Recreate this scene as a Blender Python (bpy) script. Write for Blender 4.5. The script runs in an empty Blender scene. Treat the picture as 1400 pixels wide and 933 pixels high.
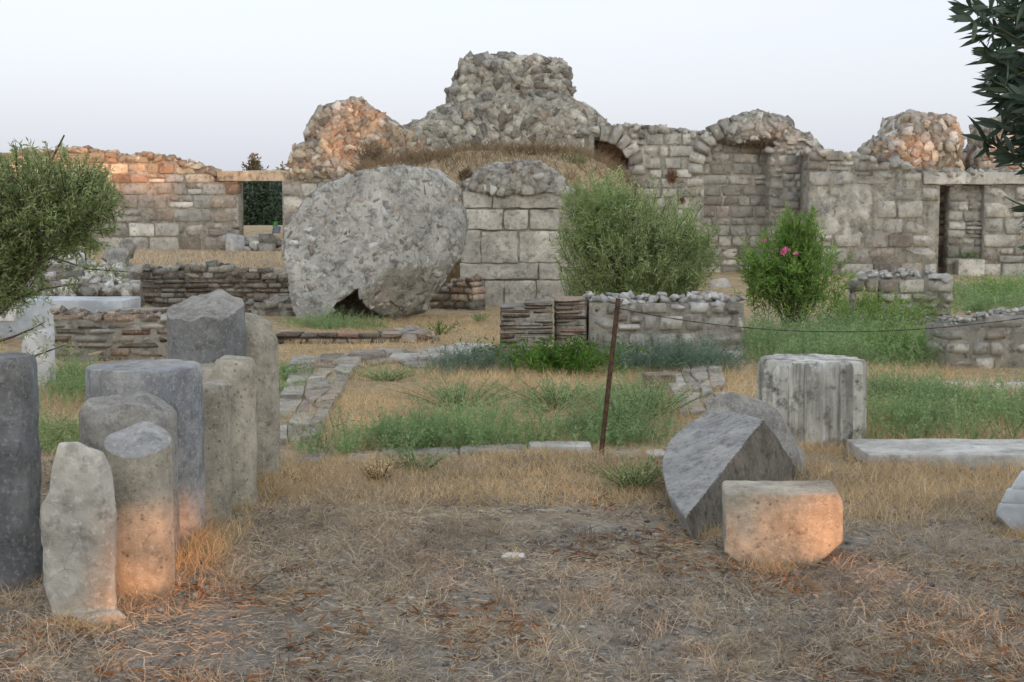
import bpy, bmesh, math, random
import numpy as np
from mathutils import Vector, Matrix, Euler

# ------------------------------------------------------------------ camera, sky, sun, exposure
sc = bpy.context.scene
col = sc.collection
R = math.radians
EYE = 1.6
F = 1900.0                                   # focal length in pixels of a 1400 px wide picture
PITCH = math.atan((466.5 - 290.0) / F)
cam_d = bpy.data.cameras.new('camera')
cam = bpy.data.objects.new('camera', cam_d)
col.objects.link(cam)
cam.location = (0, 0, EYE)
cam.rotation_euler = (math.pi / 2 - PITCH, 0, 0)
cam_d.sensor_width = 36.0
cam_d.lens = 36.0 * F / 1400.0
cam_d.clip_end = 6000
sc.camera = cam

SUN_EL, SUN_AZ = 5.0, 20.0                   # degrees; azimuth measured from straight behind the viewer towards the right
hs = (math.sin(R(SUN_AZ)), -math.cos(R(SUN_AZ)))
S = Vector((hs[0] * math.cos(R(SUN_EL)), hs[1] * math.cos(R(SUN_EL)), math.sin(R(SUN_EL))))
w = bpy.data.worlds.new('World')
sc.world = w
w.use_nodes = True
nt = w.node_tree
bg = nt.nodes['Background']
sky = nt.nodes.new('ShaderNodeTexSky')
sky.sky_type = 'NISHITA'
sky.sun_disc = False
sky.sun_elevation = R(SUN_EL)
sky.sun_rotation = math.atan2(hs[0], hs[1])
sky.air_density = 1.0
sky.dust_density = 4.0
sky.ozone_density = 1.5
hsv = nt.nodes.new('ShaderNodeHueSaturation')
hsv.inputs['Saturation'].default_value = 0.28
nt.links.new(sky.outputs[0], hsv.inputs['Color'])
veil = nt.nodes.new('ShaderNodeMix')          # thin even veil of high haze over the whole sky
veil.data_type = 'RGBA'
veil.inputs[0].default_value = 0.66
veil.inputs[7].default_value = (1.82, 1.90, 2.13, 1)
nt.links.new(hsv.outputs[0], veil.inputs[6])
nt.links.new(veil.outputs[2], bg.inputs[0])
bg.inputs[1].default_value = 0.15
sun_d = bpy.data.lights.new('sun', 'SUN')
sun_d.energy = 2.0
sun_d.angle = R(0.5)
sun_d.color = (0.64, 0.235, 0.07)
sun = bpy.data.objects.new('sun', sun_d)
col.objects.link(sun)
sun.rotation_euler = S.to_track_quat('Z', 'Y').to_euler()
sun.location = (20, -30, 20)
sc.view_settings.view_transform = 'Standard'
sc.view_settings.look = 'None'
sc.view_settings.gamma = 1.0
sc.view_settings.use_curve_mapping = False
sc.view_settings.exposure = 1.78
sc.render.engine = 'CYCLES'
sc.cycles.use_denoising = True
sc.cycles.max_bounces = 6
sc.cycles.diffuse_bounces = 3
sc.cycles.transparent_max_bounces = 6

rng = np.random.default_rng(7)
random.seed(7)

# ------------------------------------------------------------------ measuring helpers
cp, sp = math.cos(PITCH), math.sin(PITCH)


def ray(px, py):
    xc, yc = (px - 700.0) / F, (466.5 - py) / F
    return Vector((xc, cp + yc * sp, -sp + yc * cp))


def at(px, py, Y):
    d = ray(px, py)
    t = Y / d.y
    return Vector((d.x * t, Y, EYE + d.z * t))


def gnd(px, py, z=0.0):
    d = ray(px, py)
    t = (z - EYE) / d.z
    return Vector((d.x * t, d.y * t, z))


# ------------------------------------------------------------------ numpy noise
_lat = np.random.default_rng(1).random((64, 64, 64)).astype(np.float32)


def vn(p, seed=0):
    p = np.asarray(p, dtype=np.float64) + seed * 17.37
    i = np.floor(p).astype(int)
    f = p - i
    f = f * f * (3 - 2 * f)
    r = 0
    for a in (0, 1):
        for b in (0, 1):
            for c in (0, 1):
                wgt = (f[:, 0] if a else 1 - f[:, 0]) * (f[:, 1] if b else 1 - f[:, 1]) * (f[:, 2] if c else 1 - f[:, 2])
                r = r + wgt * _lat[(i[:, 0] + a) % 64, (i[:, 1] + b) % 64, (i[:, 2] + c) % 64]
    return r * 2 - 1


def fbm(p, octs=4, seed=0):
    p = np.asarray(p, dtype=np.float64)
    r, a, s = 0, 1.0, 0
    for k in range(octs):
        r = r + a * vn(p * (2.0 ** k), seed + k * 3)
        s += a
        a *= 0.5
    return r / s


def sstep(a, b, x):
    t = np.clip((x - a) / (b - a), 0, 1)
    return t * t * (3 - 2 * t)


def terrain(x, y):
    """height of the ground; flat court in front, a terrace at the back left"""
    x = np.asarray(x, float); y = np.asarray(y, float)
    q = np.stack([x, y, np.zeros_like(x)], -1).reshape(-1, 3)
    n1 = fbm(q * 0.45, 3, 2).reshape(x.shape)
    n2 = fbm(q * 2.6, 3, 5).reshape(x.shape)
    n3 = fbm(q * 8.0, 2, 8).reshape(x.shape)
    h = 0.035 * n1 + 0.022 * n2 + 0.012 * n3
    terr = sstep(24.0, 24.9, y) * (1 - sstep(-3.9, -2.9, x))
    emb = sstep(19.5, 24.5, y) * (1 - sstep(-6.9, -6.2, x))
    h = h + 0.52 * np.maximum(terr, emb)
    h = h + 0.50 * sstep(40.5, 46, y) * (1 - sstep(-4, 0, x))
    h = h + 0.15 * sstep(26, 31, y) * sstep(2, 5, x)
    return h


def tz(x, y):
    return float(terrain(np.array([x]), np.array([y]))[0])


# ------------------------------------------------------------------ node helpers and materials
class N:
    def __init__(s, name):
        s.m = bpy.data.materials.new(name)
        s.m.use_nodes = True
        s.t = s.m.node_tree
        s.b = s.t.nodes['Principled BSDF']
        s.out = s.t.nodes['Material Output']
        s.geo = s.t.nodes.new('ShaderNodeNewGeometry')
        s.b.inputs['Specular IOR Level'].default_value = 0.25

    def n(s, typ, **kw):
        o = s.t.nodes.new(typ)
        for k, v in kw.items():
            setattr(o, k, v)
        return o

    def l(s, a, b):
        s.t.links.new(a, b)

    def set(s, sock, v):
        if hasattr(v, 'is_output') or isinstance(v, bpy.types.NodeSocket):
            s.l(v, sock)
        else:
            sock.default_value = v

    def noise(s, scale, detail=5, rough=0.55, vec=None, dist=0.0):
        o = s.n('ShaderNodeTexNoise')
        o.inputs['Scale'].default_value = scale
        o.inputs['Detail'].default_value = detail
        o.inputs['Roughness'].default_value = rough
        o.inputs['Distortion'].default_value = dist
        s.l(vec if vec is not None else s.geo.outputs['Position'], o.inputs['Vector'])
        return o.outputs[0]

    def voro(s, scale, feature='F1', out='Distance', vec=None, rnd=1.0):
        o = s.n('ShaderNodeTexVoronoi', feature=feature)
        o.inputs['Scale'].default_value = scale
        o.inputs['Randomness'].default_value = rnd
        s.l(vec if vec is not None else s.geo.outputs['Position'], o.inputs['Vector'])
        return o.outputs[out]

    def ramp(s, v, lo, hi, a=0.0, b=1.0):
        o = s.n('ShaderNodeMapRange')
        o.inputs['From Min'].default_value = lo
        o.inputs['From Max'].default_value = hi
        o.inputs['To Min'].default_value = a
        o.inputs['To Max'].default_value = b
        s.l(v, o.inputs['Value'])
        return o.outputs[0]

    def mix(s, f, a, b, mode='MIX'):
        o = s.n('ShaderNodeMix', data_type='RGBA', blend_type=mode)
        s.set(o.inputs[0], f)
        for sock, v in ((o.inputs[6], a), (o.inputs[7], b)):
            if isinstance(v, tuple):
                v = (*v, 1.0) if len(v) == 3 else v
            s.set(sock, v)
        return o.outputs[2]

    def math(s, op, a, b=0.0, c=None):
        o = s.n('ShaderNodeMath', operation=op)
        s.set(o.inputs[0], a); s.set(o.inputs[1], b)
        if c is not None:
            s.set(o.inputs[2], c)
        return o.outputs[0]

    def rand(s):
        oi = s.n('ShaderNodeObjectInfo')
        x = s.math('ADD', oi.outputs['Random'], s.geo.outputs['Random Per Island'])
        return s.math('FRACT', x)

    def bump(s, h, strength=0.5, dist=0.02, prev=None):
        o = s.n('ShaderNodeBump')
        o.inputs['Strength'].default_value = strength
        o.inputs['Distance'].default_value = dist
        s.l(h, o.inputs['Height'])
        if prev is not None:
            s.l(prev, o.inputs['Normal'])
        return o.outputs[0]

    def value(s, colr, v):
        """multiply a colour by a grey value"""
        o = s.n('ShaderNodeVectorMath', operation='SCALE')
        s.set(o.inputs[0], colr)
        s.set(o.inputs['Scale'], v)
        return o.outputs[0]

    def done(s, colr, normal=None, rough=0.9):
        s.set(s.b.inputs['Base Color'], colr)
        s.b.inputs['Roughness'].default_value = rough
        if normal is not None:
            s.l(normal, s.b.inputs['Normal'])
        return s.m


def stone(name, a, b, dark=(0.09, 0.085, 0.075), dark_amt=0.6, pale=(0.55, 0.53, 0.48), pale_amt=0.35, s1=1.2, s2=9.0,
          bump=0.6, bd=0.015, var=0.35, pits=0.0, pit_s=30.0, warm=None, streak=0.0, crack=0.0, lift=1.0):
    a, b, pale = (tuple(min(.74, x * q_) for x, q_ in zip(c_, (1.66, 1.68, 1.60))) for c_ in (a, b, pale))
    a, b, pale = (tuple(min(.76, x * lift) for x in c_) for c_ in (a, b, pale))
    dark = tuple(x * 1.45 * lift for x in dark)
    k = N(name)
    r = k.rand()
    big = k.ramp(k.noise(s1, 5), 0.32, 0.68)
    c = k.mix(big, a, b)
    if warm:
        wm = k.math('MULTIPLY', k.ramp(r, 0.62, 0.95), 0.75)
        c = k.mix(wm, c, warm)
    mid = k.noise(s2, 8, 0.68)
    c = k.mix(k.math('MULTIPLY', k.ramp(mid, 0.50, 0.64), min(1.0, dark_amt * 1.2)), c, dark)
    low = k.noise(s2 * 0.33, 4, 0.6)
    c = k.value(c, k.ramp(low, 0.35, 0.65, 0.74, 1.22))
    n3 = k.noise(s2 * 2.3, 6, 0.7)
    c = k.mix(k.math('MULTIPLY', k.ramp(n3, 0.53, 0.63), min(1.0, pale_amt * 1.5)), c, pale)
    if streak:
        mp = k.n('ShaderNodeMapping')
        mp.inputs['Scale'].default_value = (14, 14, 0.9)
        k.l(k.geo.outputs['Position'], mp.inputs['Vector'])
        st = k.noise(1.0, 5, 0.6, vec=mp.outputs[0])
        c = k.mix(k.math('MULTIPLY', k.ramp(st, 0.48, 0.66), streak), c, dark)
    c = k.value(c, k.ramp(k.math('FRACT', k.math('MULTIPLY', r, 7.31)), 0, 1, 1 - var, 1 + var * 0.6))
    if crack:
        wv = k.n('ShaderNodeVectorMath', operation='ADD')
        nz = k.n('ShaderNodeTexNoise'); nz.inputs['Scale'].default_value = 5.0; nz.inputs['Detail'].default_value = 4
        k.l(k.geo.outputs['Position'], nz.inputs['Vector'])
        sc_ = k.n('ShaderNodeVectorMath', operation='SCALE'); sc_.inputs['Scale'].default_value = 0.28
        k.l(nz.outputs['Color'], sc_.inputs[0])
        k.l(k.geo.outputs['Position'], wv.inputs[0]); k.l(sc_.outputs[0], wv.inputs[1])
        ed = k.voro(2.6, 'DISTANCE_TO_EDGE', 'Distance', vec=wv.outputs[0])
        ck = k.math('MULTIPLY', k.ramp(ed, 0.008, 0.001), k.ramp(k.noise(2.3, 2), 0.53, 0.62))
        c = k.mix(k.math('MULTIPLY', ck, crack), c, tuple(x * 0.5 for x in dark))
    fine = k.noise(s2 * 7, 6, 0.75)
    nrm = k.bump(mid, min(1.0, bump * 1.3), bd * 3.0)
    nrm = k.bump(fine, min(1.0, bump * 1.3), bd * 1.0, nrm)
    if pits:
        v = k.voro(pit_s)
        pz = k.noise(s2 * 0.6, 3)
        hole = k.math('MULTIPLY', k.ramp(v, 0.32, 0.10), k.ramp(pz, 0.42, 0.6))
        c = k.mix(k.math('MULTIPLY', hole, pits), c, tuple(x * 0.45 for x in dark))
        inv = k.math('SUBTRACT', 1.0, hole)
        nrm = k.bump(inv, min(1.0, pits), bd * 0.8, nrm)
    return k.done(c, nrm)


M = {}
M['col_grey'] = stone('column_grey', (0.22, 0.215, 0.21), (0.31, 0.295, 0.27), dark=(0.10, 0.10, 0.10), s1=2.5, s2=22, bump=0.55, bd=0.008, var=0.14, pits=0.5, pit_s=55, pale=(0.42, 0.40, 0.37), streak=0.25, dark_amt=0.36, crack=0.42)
M['col_dark'] = stone('column_dark', (0.13, 0.14, 0.155), (0.21, 0.21, 0.205), dark=(0.06, 0.062, 0.065), s1=2.2, s2=18, bump=0.6, bd=0.01, var=0.1, pits=0.4, pit_s=60, pale=(0.32, 0.31, 0.29), streak=0.25, dark_amt=0.36, crack=0.42)
M['col_blue'] = stone('column_blue', (0.20, 0.215, 0.24), (0.31, 0.30, 0.285), dark=(0.09, 0.10, 0.12), s1=2.0, s2=20, bump=0.5, bd=0.008, var=0.1, pits=0.35, pit_s=55, pale=(0.42, 0.42, 0.42), streak=0.2, dark_amt=0.36, crack=0.42)
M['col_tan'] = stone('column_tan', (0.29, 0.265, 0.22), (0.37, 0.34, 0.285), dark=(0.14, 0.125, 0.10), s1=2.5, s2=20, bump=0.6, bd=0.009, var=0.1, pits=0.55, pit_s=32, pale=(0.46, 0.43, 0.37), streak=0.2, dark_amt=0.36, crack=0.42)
M['marble'] = stone('pale_marble', (0.32, 0.315, 0.30), (0.43, 0.42, 0.40), dark=(0.25, 0.24, 0.22), dark_amt=0.45, s1=3.0, s2=14, bump=0.35, bd=0.006, var=0.1, pale=(0.64, 0.63, 0.61), crack=0.42, lift=.88)
M['drum'] = stone('grey_drum', (0.21, 0.215, 0.225), (0.30, 0.295, 0.285), dark=(0.10, 0.10, 0.105), s1=3.0, s2=20, bump=0.6, bd=0.008, var=0.05, pits=0.5, pit_s=42, pale=(0.38, 0.38, 0.375), dark_amt=0.5, crack=0.42)
M['drum_break'] = stone('stained_shaded_break', (0.115, 0.105, 0.09), (0.165, 0.152, 0.13), dark=(0.065, 0.058, 0.048), s1=3.0, s2=16, bump=0.7, bd=0.01, var=0.05, pits=0.5, pit_s=40, pale=(0.22, 0.205, 0.18), dark_amt=0.6)  # brown tone with the shade of the turned face added
M['fragment'] = stone('beige_marble', (0.27, 0.26, 0.235), (0.36, 0.345, 0.31), dark=(0.17, 0.155, 0.13), dark_amt=0.5, s1=4.0, s2=13, bump=0.6, bd=0.006, var=0.05, pale=(0.44, 0.43, 0.40), crack=0.42)
M['marble_white'] = stone('white_marble', (0.46, 0.46, 0.455), (0.58, 0.58, 0.57), dark=(0.34, 0.33, 0.31), dark_amt=0.35, s1=3.0, s2=12, bump=0.3, bd=0.006, var=0.08, pale=(0.76, 0.76, 0.75))
M['marble_blue'] = stone('blue_marble', (0.27, 0.30, 0.34), (0.35, 0.375, 0.405), dark=(0.36, 0.38, 0.42), dark_amt=0.3, s1=2.0, s2=6, bump=0.2, bd=0.005, var=0.05, pale=(0.7, 0.72, 0.73))
M['flute'] = stone('fluted_marble', (0.36, 0.355, 0.33), (0.46, 0.445, 0.41), dark=(0.10, 0.10, 0.09), dark_amt=0.8, s1=3.0, s2=7, bump=0.5, bd=0.008, var=0.08, streak=0.75, pale=(0.58, 0.56, 0.52), crack=0.42)
M['ashlar'] = stone('ashlar', (0.33, 0.315, 0.285), (0.44, 0.42, 0.38), dark=(0.17, 0.16, 0.14), s1=1.5, s2=9, bump=0.6, bd=0.018, var=0.2, pits=0.3, pit_s=26, pale=(0.54, 0.52, 0.48), crack=0.42)
M['limestone'] = stone('limestone', (0.32, 0.30, 0.265), (0.46, 0.43, 0.375), dark=(0.15, 0.14, 0.12), s1=0.9, s2=6, bump=0.7, bd=0.03, var=0.38, warm=(0.40, 0.29, 0.20), pale=(0.55, 0.52, 0.46), lift=1.17)
M['warmstone'] = stone('warm_limestone', (0.36, 0.29, 0.22), (0.50, 0.42, 0.33), dark=(0.17, 0.13, 0.10), s1=0.9, s2=6, bump=0.7, bd=0.03, var=0.4, warm=(0.42, 0.23, 0.14), pale=(0.58, 0.52, 0.44))
M['wallstone'] = stone('grey_limestone', (0.27, 0.262, 0.24), (0.39, 0.375, 0.34), dark=(0.13, 0.125, 0.115), s1=0.7, s2=6, bump=0.7, bd=0.03, var=0.38, warm=(0.36, 0.29, 0.23), pale=(0.50, 0.485, 0.45), lift=1.17)
M['rubble'] = stone('rubble_stone', (0.22, 0.215, 0.195), (0.37, 0.355, 0.31), dark=(0.09, 0.09, 0.08), s1=0.8, s2=7, bump=0.8, bd=0.03, var=0.5, warm=(0.33, 0.25, 0.18), pale=(0.47, 0.455, 0.41), lift=1.17)
M['rubble_pale'] = stone('pale_rubble', (0.36, 0.35, 0.325), (0.49, 0.475, 0.44), dark=(0.24, 0.23, 0.21), s1=1.2, s2=9, bump=0.6, bd=0.02, var=0.35, pale=(0.63, 0.62, 0.59))
M['chunk'] = stone('conglomerate', (0.31, 0.305, 0.29), (0.47, 0.44, 0.375), dark=(0.13, 0.13, 0.12), dark_amt=0.7, s1=1.2, s2=6, bump=0.9, bd=0.03, var=0.12, pits=0.5, pit_s=14, pale=(0.52, 0.51, 0.48), pale_amt=0.5, lift=1.12)
M['chunkstone'] = stone('chunk_stone', (0.31, 0.31, 0.30), (0.45, 0.43, 0.395), dark=(0.14, 0.14, 0.135), s1=1.5, s2=9, bump=0.7, bd=0.02, var=0.36, warm=(0.40, 0.31, 0.21), pale=(0.54, 0.53, 0.50), lift=1.12)
M['mortar'] = stone('old_mortar', (0.29, 0.272, 0.235), (0.38, 0.355, 0.305), dark=(0.15, 0.14, 0.12), dark_amt=0.6, s1=1.2, s2=8, bump=1.0, bd=0.04, var=0.05, pits=0.5, pit_s=12, lift=1.17)
M['mortar_warm'] = stone('warm_mortar', (0.30, 0.22, 0.155), (0.40, 0.31, 0.225), dark=(0.12, 0.095, 0.07), dark_amt=0.8, s1=1.2, s2=8, bump=1.0, bd=0.04, var=0.05, pits=0.5, pit_s=12)
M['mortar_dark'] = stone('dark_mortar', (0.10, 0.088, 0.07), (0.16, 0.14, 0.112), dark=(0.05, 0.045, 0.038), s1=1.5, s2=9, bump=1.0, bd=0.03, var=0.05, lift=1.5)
M['plaster'] = stone('weathered_plaster', (0.27, 0.262, 0.24), (0.335, 0.32, 0.29), dark=(0.16, 0.15, 0.135), dark_amt=0.75, s1=1.6, s2=4, bump=0.5, bd=0.02, var=0.05, pale=(0.46, 0.45, 0.43))
M['brick'] = stone('old_brick', (0.24, 0.175, 0.135), (0.30, 0.235, 0.185), dark=(0.11, 0.09, 0.075), s1=2, s2=14, bump=0.7, bd=0.012, var=0.4, warm=(0.32, 0.15, 0.105), pale=(0.42, 0.37, 0.31), lift=1.2)
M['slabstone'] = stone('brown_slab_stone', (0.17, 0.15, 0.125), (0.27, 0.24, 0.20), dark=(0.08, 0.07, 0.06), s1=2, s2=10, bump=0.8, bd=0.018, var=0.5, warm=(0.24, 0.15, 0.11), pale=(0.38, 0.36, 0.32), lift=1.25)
M['paving'] = stone('paving_stone', (0.30, 0.29, 0.27), (0.41, 0.39, 0.35), dark=(0.17, 0.16, 0.14), s1=1.6, s2=9, bump=0.8, bd=0.018, var=0.3, pale=(0.52, 0.51, 0.48), warm=(0.36, 0.27, 0.21))
M['gravel'] = stone('gravel', (0.19, 0.182, 0.172), (0.30, 0.29, 0.275), dark=(0.11, 0.10, 0.095), s1=3, s2=30, bump=0.4, bd=0.006, var=0.6, pale=(0.38, 0.37, 0.36))


def ground_mat():
    k = N('dry_earth')
    sep = k.n('ShaderNodeSeparateXYZ')
    k.l(k.geo.outputs['Position'], sep.inputs[0])
    far = k.ramp(sep.outputs[1], 6.0, 10.5)
    pat = k.noise(0.9, 6, 0.65)
    fac = k.ramp(k.math('ADD', k.math('MULTIPLY', far, 0.42), k.math('MULTIPLY', pat, 0.9)), 0.38, 0.82)
    grav = k.mix(k.ramp(k.noise(26, 6, 0.75), 0.36, 0.64), (0.24, 0.222, 0.192), (0.47, 0.445, 0.395))
    grav = k.mix(k.ramp(k.noise(3.0, 5, 0.6), 0.5, 0.7), grav, (0.36, 0.30, 0.215))
    straw = k.mix(k.ramp(k.noise(20, 7, 0.75), 0.36, 0.66), (0.38, 0.295, 0.175), (0.60, 0.48, 0.30))
    straw = k.mix(k.ramp(k.noise(1.7, 4, 0.6), 0.54, 0.72), straw, (0.52, 0.38, 0.21))
    c = k.mix(fac, grav, straw)
    c = k.value(c, k.ramp(k.noise(5.5, 5, 0.7), 0.36, 0.64, 0.72, 1.28))
    h1 = k.noise(14, 7, 0.72)
    h2 = k.noise(70, 5, 0.75)
    nrm = k.bump(h1, 0.9, 0.04)
    nrm = k.bump(h2, 0.9, 0.012, nrm)
    return k.done(c, nrm, 0.95)


M['ground'] = ground_mat()


def leafmat(name, cols, trans=0.55, rough=0.6, spec=0.3, pn=3.0):
    """cols: three colours picked by leaf, with patches"""
    k = N(name)
    r = k.geo.outputs['Random Per Island']
    c = k.mix(k.ramp(r, 0.0, 0.55), cols[0], cols[1])
    c = k.mix(k.ramp(r, 0.6, 1.0), c, cols[2])
    c = k.value(c, k.ramp(k.noise(pn, 3), 0.3, 0.7, 0.75, 1.25))
    k.set(k.b.inputs['Base Color'], c)
    k.b.inputs['Roughness'].default_value = rough
    k.b.inputs['Specular IOR Level'].default_value = spec
    tr = k.n('ShaderNodeBsdfTranslucent')
    k.l(c, tr.inputs[0])
    mx = k.n('ShaderNodeMixShader')
    mx.inputs[0].default_value = trans
    k.l(k.b.outputs[0], mx.inputs[1]); k.l(tr.outputs[0], mx.inputs[2])
    k.l(mx.outputs[0], k.out.inputs[0])
    return k.m


M['olive'] = leafmat('olive_leaf', [(0.226, 0.3, 0.113), (0.366, 0.458, 0.199), (0.591, 0.685, 0.358)])
M['willow'] = leafmat('grey_green_leaf', [(0.256, 0.353, 0.146), (0.41, 0.511, 0.227), (0.667, 0.772, 0.406)])
M['oleander'] = leafmat('oleander_leaf', [(0.171, 0.32, 0.076), (0.27, 0.457, 0.109), (0.441, 0.596, 0.154)])
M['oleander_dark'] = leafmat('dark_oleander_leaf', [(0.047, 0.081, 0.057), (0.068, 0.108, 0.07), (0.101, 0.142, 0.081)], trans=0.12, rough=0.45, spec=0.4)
M['weed'] = leafmat('weed_leaf', [(0.235, 0.376, 0.166), (0.369, 0.523, 0.25), (0.58, 0.706, 0.362)])
M['weed_blue'] = leafmat('bluish_weed_leaf', [(0.164, 0.26, 0.191), (0.25, 0.353, 0.26), (0.38, 0.467, 0.345)])
M['weed_bright'] = leafmat('bright_green_leaf', [(0.07, 0.16, 0.02), (0.115, 0.25, 0.03), (0.17, 0.32, 0.05)], trans=0.4)
M['straw'] = leafmat('straw', [(0.289, 0.238, 0.171), (0.527, 0.433, 0.306), (0.782, 0.663, 0.475)], trans=0.1, rough=0.8, pn=1.3)
M['straw_gold'] = leafmat('golden_dry_grass', [(0.471, 0.339, 0.179), (0.716, 0.546, 0.311), (0.886, 0.716, 0.453)], trans=0.25, rough=0.8, pn=1.2)
M['straw_rust'] = leafmat('rusty_fallen_leaves', [(0.20, 0.10, 0.045), (0.32, 0.16, 0.07), (0.42, 0.27, 0.13)], trans=0.15, rough=0.8)
M['withered'] = leafmat('withered_weed', [(0.149, 0.131, 0.108), (0.284, 0.247, 0.202), (0.508, 0.448, 0.374)], trans=0.1, rough=0.9, pn=1.6)
M['drybrush'] = leafmat('dry_brush', [(0.163, 0.119, 0.069), (0.25, 0.188, 0.112), (0.338, 0.25, 0.15)], trans=0.15, rough=0.85)
M['belt'] = leafmat('shade_belt_leaf', [(0.04, 0.06, 0.025), (0.06, 0.085, 0.035), (0.08, 0.11, 0.05)], trans=0.02)
M['flower'] = leafmat('pink_petal', [(0.75, 0.16, 0.36), (0.80, 0.22, 0.42), (0.85, 0.36, 0.52)], trans=0.3)


def simple(name, a, b, s=20, bump=0.4, bd=0.005, rough=0.8, metal=0.0):
    k = N(name)
    f = k.noise(s, 6, 0.65)
    c = k.mix(k.ramp(f, 0.38, 0.64), a, b)
    k.b.inputs['Metallic'].default_value = metal
    return k.done(c, k.bump(f, bump, bd), rough)


M['bark'] = simple('bark', (0.055, 0.045, 0.035), (0.14, 0.115, 0.085), 30)
M['stem'] = simple('green_stem', (0.10, 0.11, 0.055), (0.17, 0.16, 0.09), 30)
M['rust'] = simple('rusty_iron', (0.075, 0.045, 0.03), (0.17, 0.105, 0.068), 35, rough=0.75, metal=0.2)
M['wire'] = simple('dull_wire', (0.07, 0.06, 0.052), (0.13, 0.11, 0.095), 60, rough=0.6, metal=0.5)
M['iron_dark'] = simple('dark_iron', (0.04, 0.04, 0.042), (0.09, 0.085, 0.08), 40, rough=0.6)
M['blue_cloth'] = simple('blue_cloth', (0.10, 0.17, 0.36), (0.38, 0.42, 0.50), 9)
M['green_cloth'] = simple('green_cloth', (0.10, 0.40, 0.08), (0.13, 0.48, 0.10), 9)


# ------------------------------------------------------------------ object helpers
def tag(o, label=None, cat=None, group=None, kind=None):
    if label: o['label'] = label
    if cat: o['category'] = cat
    if group: o['group'] = group
    if kind: o['kind'] = kind
    return o


def thing(name, label, cat, loc=(0, 0, 0), group=None):
    o = bpy.data.objects.new(name, None)
    col.objects.link(o)
    o.location = loc
    o.empty_display_size = 0.1
    return tag(o, label, cat, group)


def link(name, me, mat=None, parent=None):
    """link a mesh given in world coordinates; under a thing its vertices move into the thing's frame"""
    o = bpy.data.objects.new(name, me)
    col.objects.link(o)
    if mat is not None:
        me.materials.append(M[mat] if isinstance(mat, str) else mat)
    if parent is not None:
        o.parent = parent
        me.transform(Matrix.Translation(-Vector(root_loc(parent))))
    return o


def root_loc(p):
    v = Vector(p.location)
    while p.parent:
        p = p.parent
        v = v + Vector(p.location)
    return v


def recentre(o):
    """put the origin of a one-mesh thing at its base"""
    me = o.data
    n = len(me.vertices)
    a = np.empty(n * 3, np.float32); me.vertices.foreach_get('co', a); a = a.reshape(-1, 3)
    c = Vector(((a[:, 0].min() + a[:, 0].max()) / 2, (a[:, 1].min() + a[:, 1].max()) / 2, a[:, 2].min()))
    me.transform(Matrix.Translation(-c)); o.location = c
    return o


def mesh(name, verts, faces, smooth=False):
    """faces: list of int arrays (n,k)"""
    verts = np.asarray(verts, np.float32)
    me = bpy.data.meshes.new(name)
    me.vertices.add(len(verts))
    me.vertices.foreach_set('co', verts.ravel())
    faces = [np.asarray(f, np.int32) for f in faces if len(f)]
    loops = np.concatenate([f.ravel() for f in faces])
    tot = np.concatenate([np.full(len(f), f.shape[1], np.int32) for f in faces])
    start = np.concatenate([[0], np.cumsum(tot)[:-1]]).astype(np.int32)
    me.loops.add(len(loops))
    me.loops.foreach_set('vertex_index', loops)
    me.polygons.add(len(tot))
    me.polygons.foreach_set('loop_start', start)
    me.update(calc_edges=True)
    me.validate()
    if smooth:
        me.polygons.foreach_set('use_smooth', np.ones(len(tot), bool))
    return me


class Geo:
    """collects vertex and face arrays into one mesh"""
    def __init__(s):
        s.v, s.f, s.n = [], {}, 0

    def add(s, v, f):
        v = np.asarray(v, np.float32).reshape(-1, 3)
        for a in (f if isinstance(f, list) and len(f) and np.ndim(f[0]) == 2 else [f]):
            a = np.asarray(a, np.int64)
            if len(a):
                s.f.setdefault(a.shape[1], []).append(a + s.n)
        s.v.append(v)
        s.n += len(v)

    def mesh(s, name, smooth=False):
        return mesh(name, np.concatenate(s.v), [np.concatenate(x) for x in s.f.values()], smooth)


def tube_into(g, pts, radii, seg=6):
    pts = [Vector(p) for p in pts]
    vs = []
    for i, p in enumerate(pts):
        d = (pts[min(i + 1, len(pts) - 1)] - pts[max(i - 1, 0)]).normalized()
        a = d.orthogonal().normalized() if abs(d.z) > 0.95 else d.cross(Vector((0, 0, 1))).normalized()
        b = d.cross(a)
        for k in range(seg):
            t = 2 * math.pi * k / seg
            vs.append(p + (a * math.cos(t) + b * math.sin(t)) * radii[i])
    f = []
    for i in range(len(pts) - 1):
        for k in range(seg):
            q = (k + 1) % seg
            f.append((i * seg + k, i * seg + q, (i + 1) * seg + q, (i + 1) * seg + k))
    g.add([tuple(v) for v in vs], f)


# ------------------------------------------------------------------ stone library (small shared meshes)
def _sub_cube():
    bm = bmesh.new()
    bmesh.ops.create_cube(bm, size=1.0)
    bmesh.ops.subdivide_edges(bm, edges=bm.edges[:], cuts=1, use_grid_fill=True)
    bm.verts.ensure_lookup_table()
    v = np.array([x.co[:] for x in bm.verts])
    f = np.array([[x.index for x in fc.verts] for fc in bm.faces])
    bm.free()
    return v, f


_SV, _SF = _sub_cube()


def _rock(i, roundness=0.5):
    r = np.random.default_rng(100 + i)
    v = _SV.copy()
    sph = v / np.linalg.norm(v, axis=1)[:, None] * 0.62
    v = v * (1 - roundness) + sph * roundness
    for k in range(6):
        d = r.normal(size=3); d /= np.linalg.norm(d)
        h = r.uniform(0.34, 0.5)
        e = np.maximum(v @ d - h, 0)
        v = v - e[:, None] * d * 0.85
    v += r.normal(scale=0.03, size=v.shape)
    v -= (v.max(0) + v.min(0)) / 2
    return v / (v.max(0) - v.min(0)), _SF


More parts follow.
